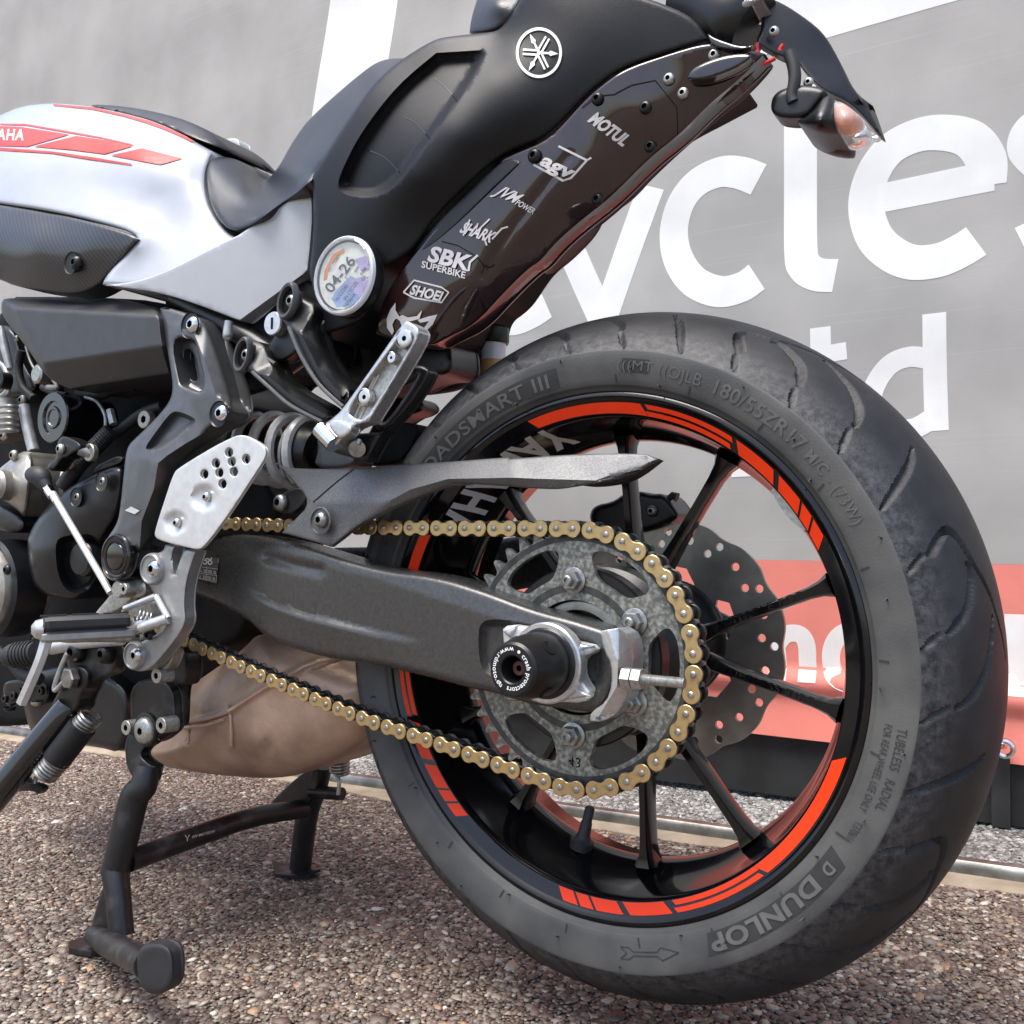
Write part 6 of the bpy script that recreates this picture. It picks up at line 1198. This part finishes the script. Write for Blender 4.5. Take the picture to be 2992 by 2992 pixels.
# ---- passenger footrest hanger
ha, _ = panel('footrest_hanger', S3((375, 90), (385, 30), (420, -15), (470, -22), (505, 15), (560, 60), (630, 90), (620, 240), (680, 420), (790, 590), (865, 640), (830, 760), (765, 770), (560, 535), (440, 255), (385, 165)), facets(S3((400, -20, -.150), (640, 90, -.140), (375, 160, -.156), (440, 255, -.158), (560, 535, -.160), (765, 770, -.162), (520, 280, -.158), (640, 520, -.160), (800, 700, -.162), (620, 240, -.142), (680, 420, -.144), (790, 590, -.148), (865, 640, -.150)), [(3, 6, 7, 8), (2, 3, 4, 5)]), .020, 'satin_black', bike, rnd=.005, step=6, sharp=50)
hb, _ = panel('hanger_arm', S3((82, 440), (105, 355), (160, 322), (290, 345), (345, 480), (420, 600), (560, 690), (715, 770), (720, 850), (660, 885), (440, 765), (205, 545), (115, 522)), facets(S3((105, 340, -.150), (290, 345, -.140), (82, 520, -.156), (205, 545, -.158), (440, 765, -.160), (660, 885, -.162), (300, 560, -.158), (450, 690, -.160), (700, 830, -.162), (345, 480, -.142), (420, 600, -.144), (560, 690, -.147), (715, 770, -.150)), [(3, 6, 7, 8), (2, 3, 4, 5)]), .020, 'satin_black', ha, rnd=.005, step=6, sharp=50)
panel('hanger_web', S3((280, 360), (460, 205), (560, 270), (500, 420), (350, 490)), -.134, .014, 'satin_black', ha, rnd=.004, step=8)
def rim_line(pts_, r): tube('cast_rib', [P(*S3(p[:2]), p[2]) for p in pts_], r, 'bracket_grey', ha, n=8)
rim_line([(440, 240, -.161), (520, 430, -.163), (640, 620, -.164), (800, 770, -.165)], .0020); rim_line([(200, 540, -.161), (320, 650, -.163), (450, 760, -.164), (660, 870, -.166)], .0020); rim_line([(258, 388, -.143), (285, 440, -.143), (350, 485, -.143)], .0022)
for c, rx, rz in (((430, 66), 50, 90), ((133, 424), 46, 90)):
    q = P(*S3(c), -.157); V = []; F = []; sx = .00016
    for i in range(40):
        a = 2*math.pi*i/40
        for k, (f, dy) in enumerate(((1.42, .004), (1.38, -.001), (1.25, -.003), (1.05, -.0025), (.98, .003), (.95, .012))): V.append(q+[math.cos(a)*rx*f*S3.s/1600+math.sin(a)*.003, dy, math.sin(a)*rz*f*S3.s/1900])
    for i in range(40):
        for k in range(5): F.append([i*6+k, i*6+k+1, ((i+1) % 40)*6+k+1, ((i+1) % 40)*6+k])
    mesh_obj('hanger_eye', V, F, 'bracket_grey', ha, 40); lathe('eye_floor', [(0, .0001), (0, .011)], q+[0, .002, 0], 'dark_void', ha, n=24, cap=(False, False)); bolt('hanger_bolt', P(S3(c)[0]+9, S3(c)[1]+1, -.154), .0072, 'steel', ha)
lk_ = lathe('seat_lock', [(.012, .0120), (-.002, .0125), (-.0035, .0115), (-.0035, .0001)], P(*S3((346, 220)), -.140), 'silver', bike, n=32); V, F = box(-.0012, .0012, -.0042, -.0030, -.006, .006); mesh_obj('keyhole', np.array(V)+P(*S3((346, 220)), -.140), F, 'dark_void', lk_)
tube('clip', [P(*S3((40, 200)), -.125), P(*S3((35, 300)), -.125), P(*S3((45, 325)), -.125)], [.004, .0055, .002], 'spring_grey', bike)
# folded passenger footrest (alloy channel)
pf, _ = panel('passenger_footrest', S3((1205, 205), (1225, 197), (1300, 240), (1312, 285), (1270, 380), (975, 868, 1), (850, 900), (765, 1030), (720, 1028), (640, 935), (638, 910), (740, 842), (812, 770)), -.180, .016, 'silver', bike, rnd=.0025, step=6, holes=[S3((1190, 290), (1220, 268), (1272, 300), (1262, 345), (960, 850), (880, 852), (825, 790))])
panel('footrest_floor', S3((1200, 220), (1300, 260), (1290, 330), (970, 860), (870, 870), (815, 785)), -.1715, .004, 'zinc', pf, rnd=.001, step=8)
for c, r in (((1215, 318), .0085), ((1130, 446), .0050), ((950, 707), .0075)):
    lathe('stud', [(.004, r*1.1), (-.003, r*1.1), (-.004, r*.9)], P(*S3(c), -.176), 'zinc', pf, n=24, cap=(False, False)); bolt('rivet', P(*S3(c), -.179), r*.9, 'silver', pf, h=.002, hexr=.35, dome=False)
for a, b in (((1040, 555), (985, 660)), ((1015, 570), (970, 660)), ((920, 750), (880, 835)), ((950, 770), (910, 850))): tube('cast_rib', [P(*S3(a), -.172), P(*S3(b), -.172)], .0013, 'silver', pf, n=6)
tube('footrest_pivot', [P(*S3((650, 920)), -.180), P(*S3((745, 1020)), -.180)], .0085, 'chrome', pf, n=16)
panel('pivot_block', S3((740, 842), (850, 880), (870, 930), (790, 990), (740, 960), (690, 880)), -.186, .012, 'silver', pf, rnd=.003, step=7)
mb, _ = panel('footrest_mount', S3((720, 1052), (800, 985), (840, 950), (1050, 940, 1), (1090, 900), (960, 1135, 1), (850, 1105), (745, 1075)), -.160, .016, 'satin_black', bike, rnd=.004, step=7)
panel('guard_loop', S3((1045, 940, 1), (985, 865), (1010, 850), (1060, 880), (1110, 850), (1300, 560), (1290, 535), (1210, 535), (1170, 560), (1200, 510), (1310, 488), (1375, 520), (1382, 565), (1240, 780), (1090, 930)), -.150, .012, 'satin_black', mb, rnd=.004, step=7)
tube('clevis_pin', [P(*S3((895, 1050)), -.170), P(*S3((885, 1035)), -.160)], .0078, 'steel', mb, n=18); tube('split_pin', [P(*S3((910, 990)), -.168), P(*S3((895, 1020)), -.170)], .0032, 'steel', mb)
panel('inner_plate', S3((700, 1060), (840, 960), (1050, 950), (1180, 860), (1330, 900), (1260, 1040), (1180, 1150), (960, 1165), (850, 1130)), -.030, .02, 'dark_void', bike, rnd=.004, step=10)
# ---- rear brake reservoir on the far side
rv = P(*S3((1790, 400)), .10)
res = lathe('brake_reservoir', [(-.034, .010), (-.032, .0165), (.010, .0170), (.010, .012)], rv, 'milky', bike, axis='z', n=32); lathe('fluid', [(-.033, .0166), (-.012, .0172)], rv, 'fluid', res, axis='z', n=32, cap=(False, False)); lathe('reservoir_cap', [(.008, .0195), (.010, .0205), (.026, .0205), (.0285, .0185), (.0285, .0001)], rv, 'satin_black', res, axis='z', n=14)
panel('reservoir_bracket', S3((1505, 400), (1560, 385), (1650, 370), (1640, 270), (1660, 210), (1740, 230), (1735, 260), (1700, 265), (1705, 520), (1650, 560), (1640, 490), (1530, 520)), .075, .012, 'satin_black', bike, rnd=.003, step=8); bolt('reservoir_bolt', P(*S3((1590, 440)), .073), .010, 'satin_black', bike)
tube('reservoir_hose', [P(*S3((1680, 520)), .09), P(*S3((1560, 590)), .08), P(*S3((1400, 620)), .07), P(*S3((1200, 640)), .06), P(*S3((1060, 700)), .05)], .0125, 'rubber', bike)
tube('subframe_brace', [P(*S3((1060, 560)), .02), P(*S3((1200, 600)), .02), P(*S3((1350, 640)), .03)], .012, 'satin_black', bike)

# ---- small engine-bay fittings
eb = tube('clamp_ring', [P(*R2(p), -.085) for p in ((600, 630), (680, 660), (735, 740), (745, 820), (730, 890))], .0022, 'spring_grey', bike, n=8)
bolt('engine_bolt', P(*R2((1045, 790)), -.085), .0115, 'engine_silver', bike, dome=False)
panel('cover_tab', R2((648, 1170), (680, 1112), (760, 1075), (830, 1042), (872, 1052), (862, 1092), (760, 1130)), -.118, .006, 'engine_black', bike, rnd=.002, step=7)
for pts_, r, m in ((((-20, 380), (30, 420), (62, 500), (50, 590), (-20, 640)), .0040, 'spring_grey'), (((150, 300), (130, 420), (160, 560), (240, 640)), .0060, 'rubber'), (((560, 590), (700, 610), (820, 560), (960, 540)), .0080, 'rubber'), (((820, 880), (900, 820), (1010, 740), (1150, 690)), .0070, 'rubber'), (((300, 560), (380, 600), (470, 620)), .0048, 'rubber'), (((1000, 1100), (960, 1180), (930, 1260)), .0060, 'rubber')):
    tube('wiring_hose', [P(*R2(p), -.075) for p in pts_], r, m, bike, n=10)
V, F = lathe_mesh([v for k in range(20) for v in ((k*.0034, .0100), (k*.0034+.0017, .0112))], axis='z', n=14); ax_h = (P(*R2((560, 1100)), -.108)-P(*R2((780, 870)), -.088)); q_ = Vector((0, 0, 1)).rotation_difference(Vector(ax_h)).to_matrix()
mesh_obj('braided_sleeve', np.asarray(V) @ np.array(q_).T+P(*R2((780, 870)), -.090), F, 'rubber', bike, None)
for c, Y_, r in (((100, 1040), -.126, .0075), ((30, 900), -.100, .0075), ((118, 215), -.100, .0045), ((500, 1095), -.120, .0085), ((160, 650), -.080, .0075)): bolt('engine_bolt', P(*R2(c), Y_), r, 'engine_silver', bike)
for k in range(5): tube('casting_rib', [P(*R2((-20, 700+42*k)), -.116), P(*R2((60, 690+42*k)), -.117), P(*R2((128, 700+42*k)), -.105)], .0026, 'engine_silver', bike, n=8)
panel('throttle_body', R2((-40, 120), (100, 130), (150, 300), (200, 440), (290, 560), (200, 620), (60, 640), (-40, 640)), -.062, .05, 'satin_black', bike, rnd=.010, step=10)
tube('sump_hose', [P(*R3(p), -.085) for p in ((-20, 700), (60, 760), (120, 830), (200, 850))], .0085, 'rubber', bike)
for c in ((30, 950), (120, 900), (215, 910), (75, 935)): bolt('sump_bolt', P(*R3(c), -.066), .0062, 'satin_black', bike, dome=False)
bolt('footrest_bolt', P(*R3((170, 652)), -.110), .0062, 'satin_black', bike)
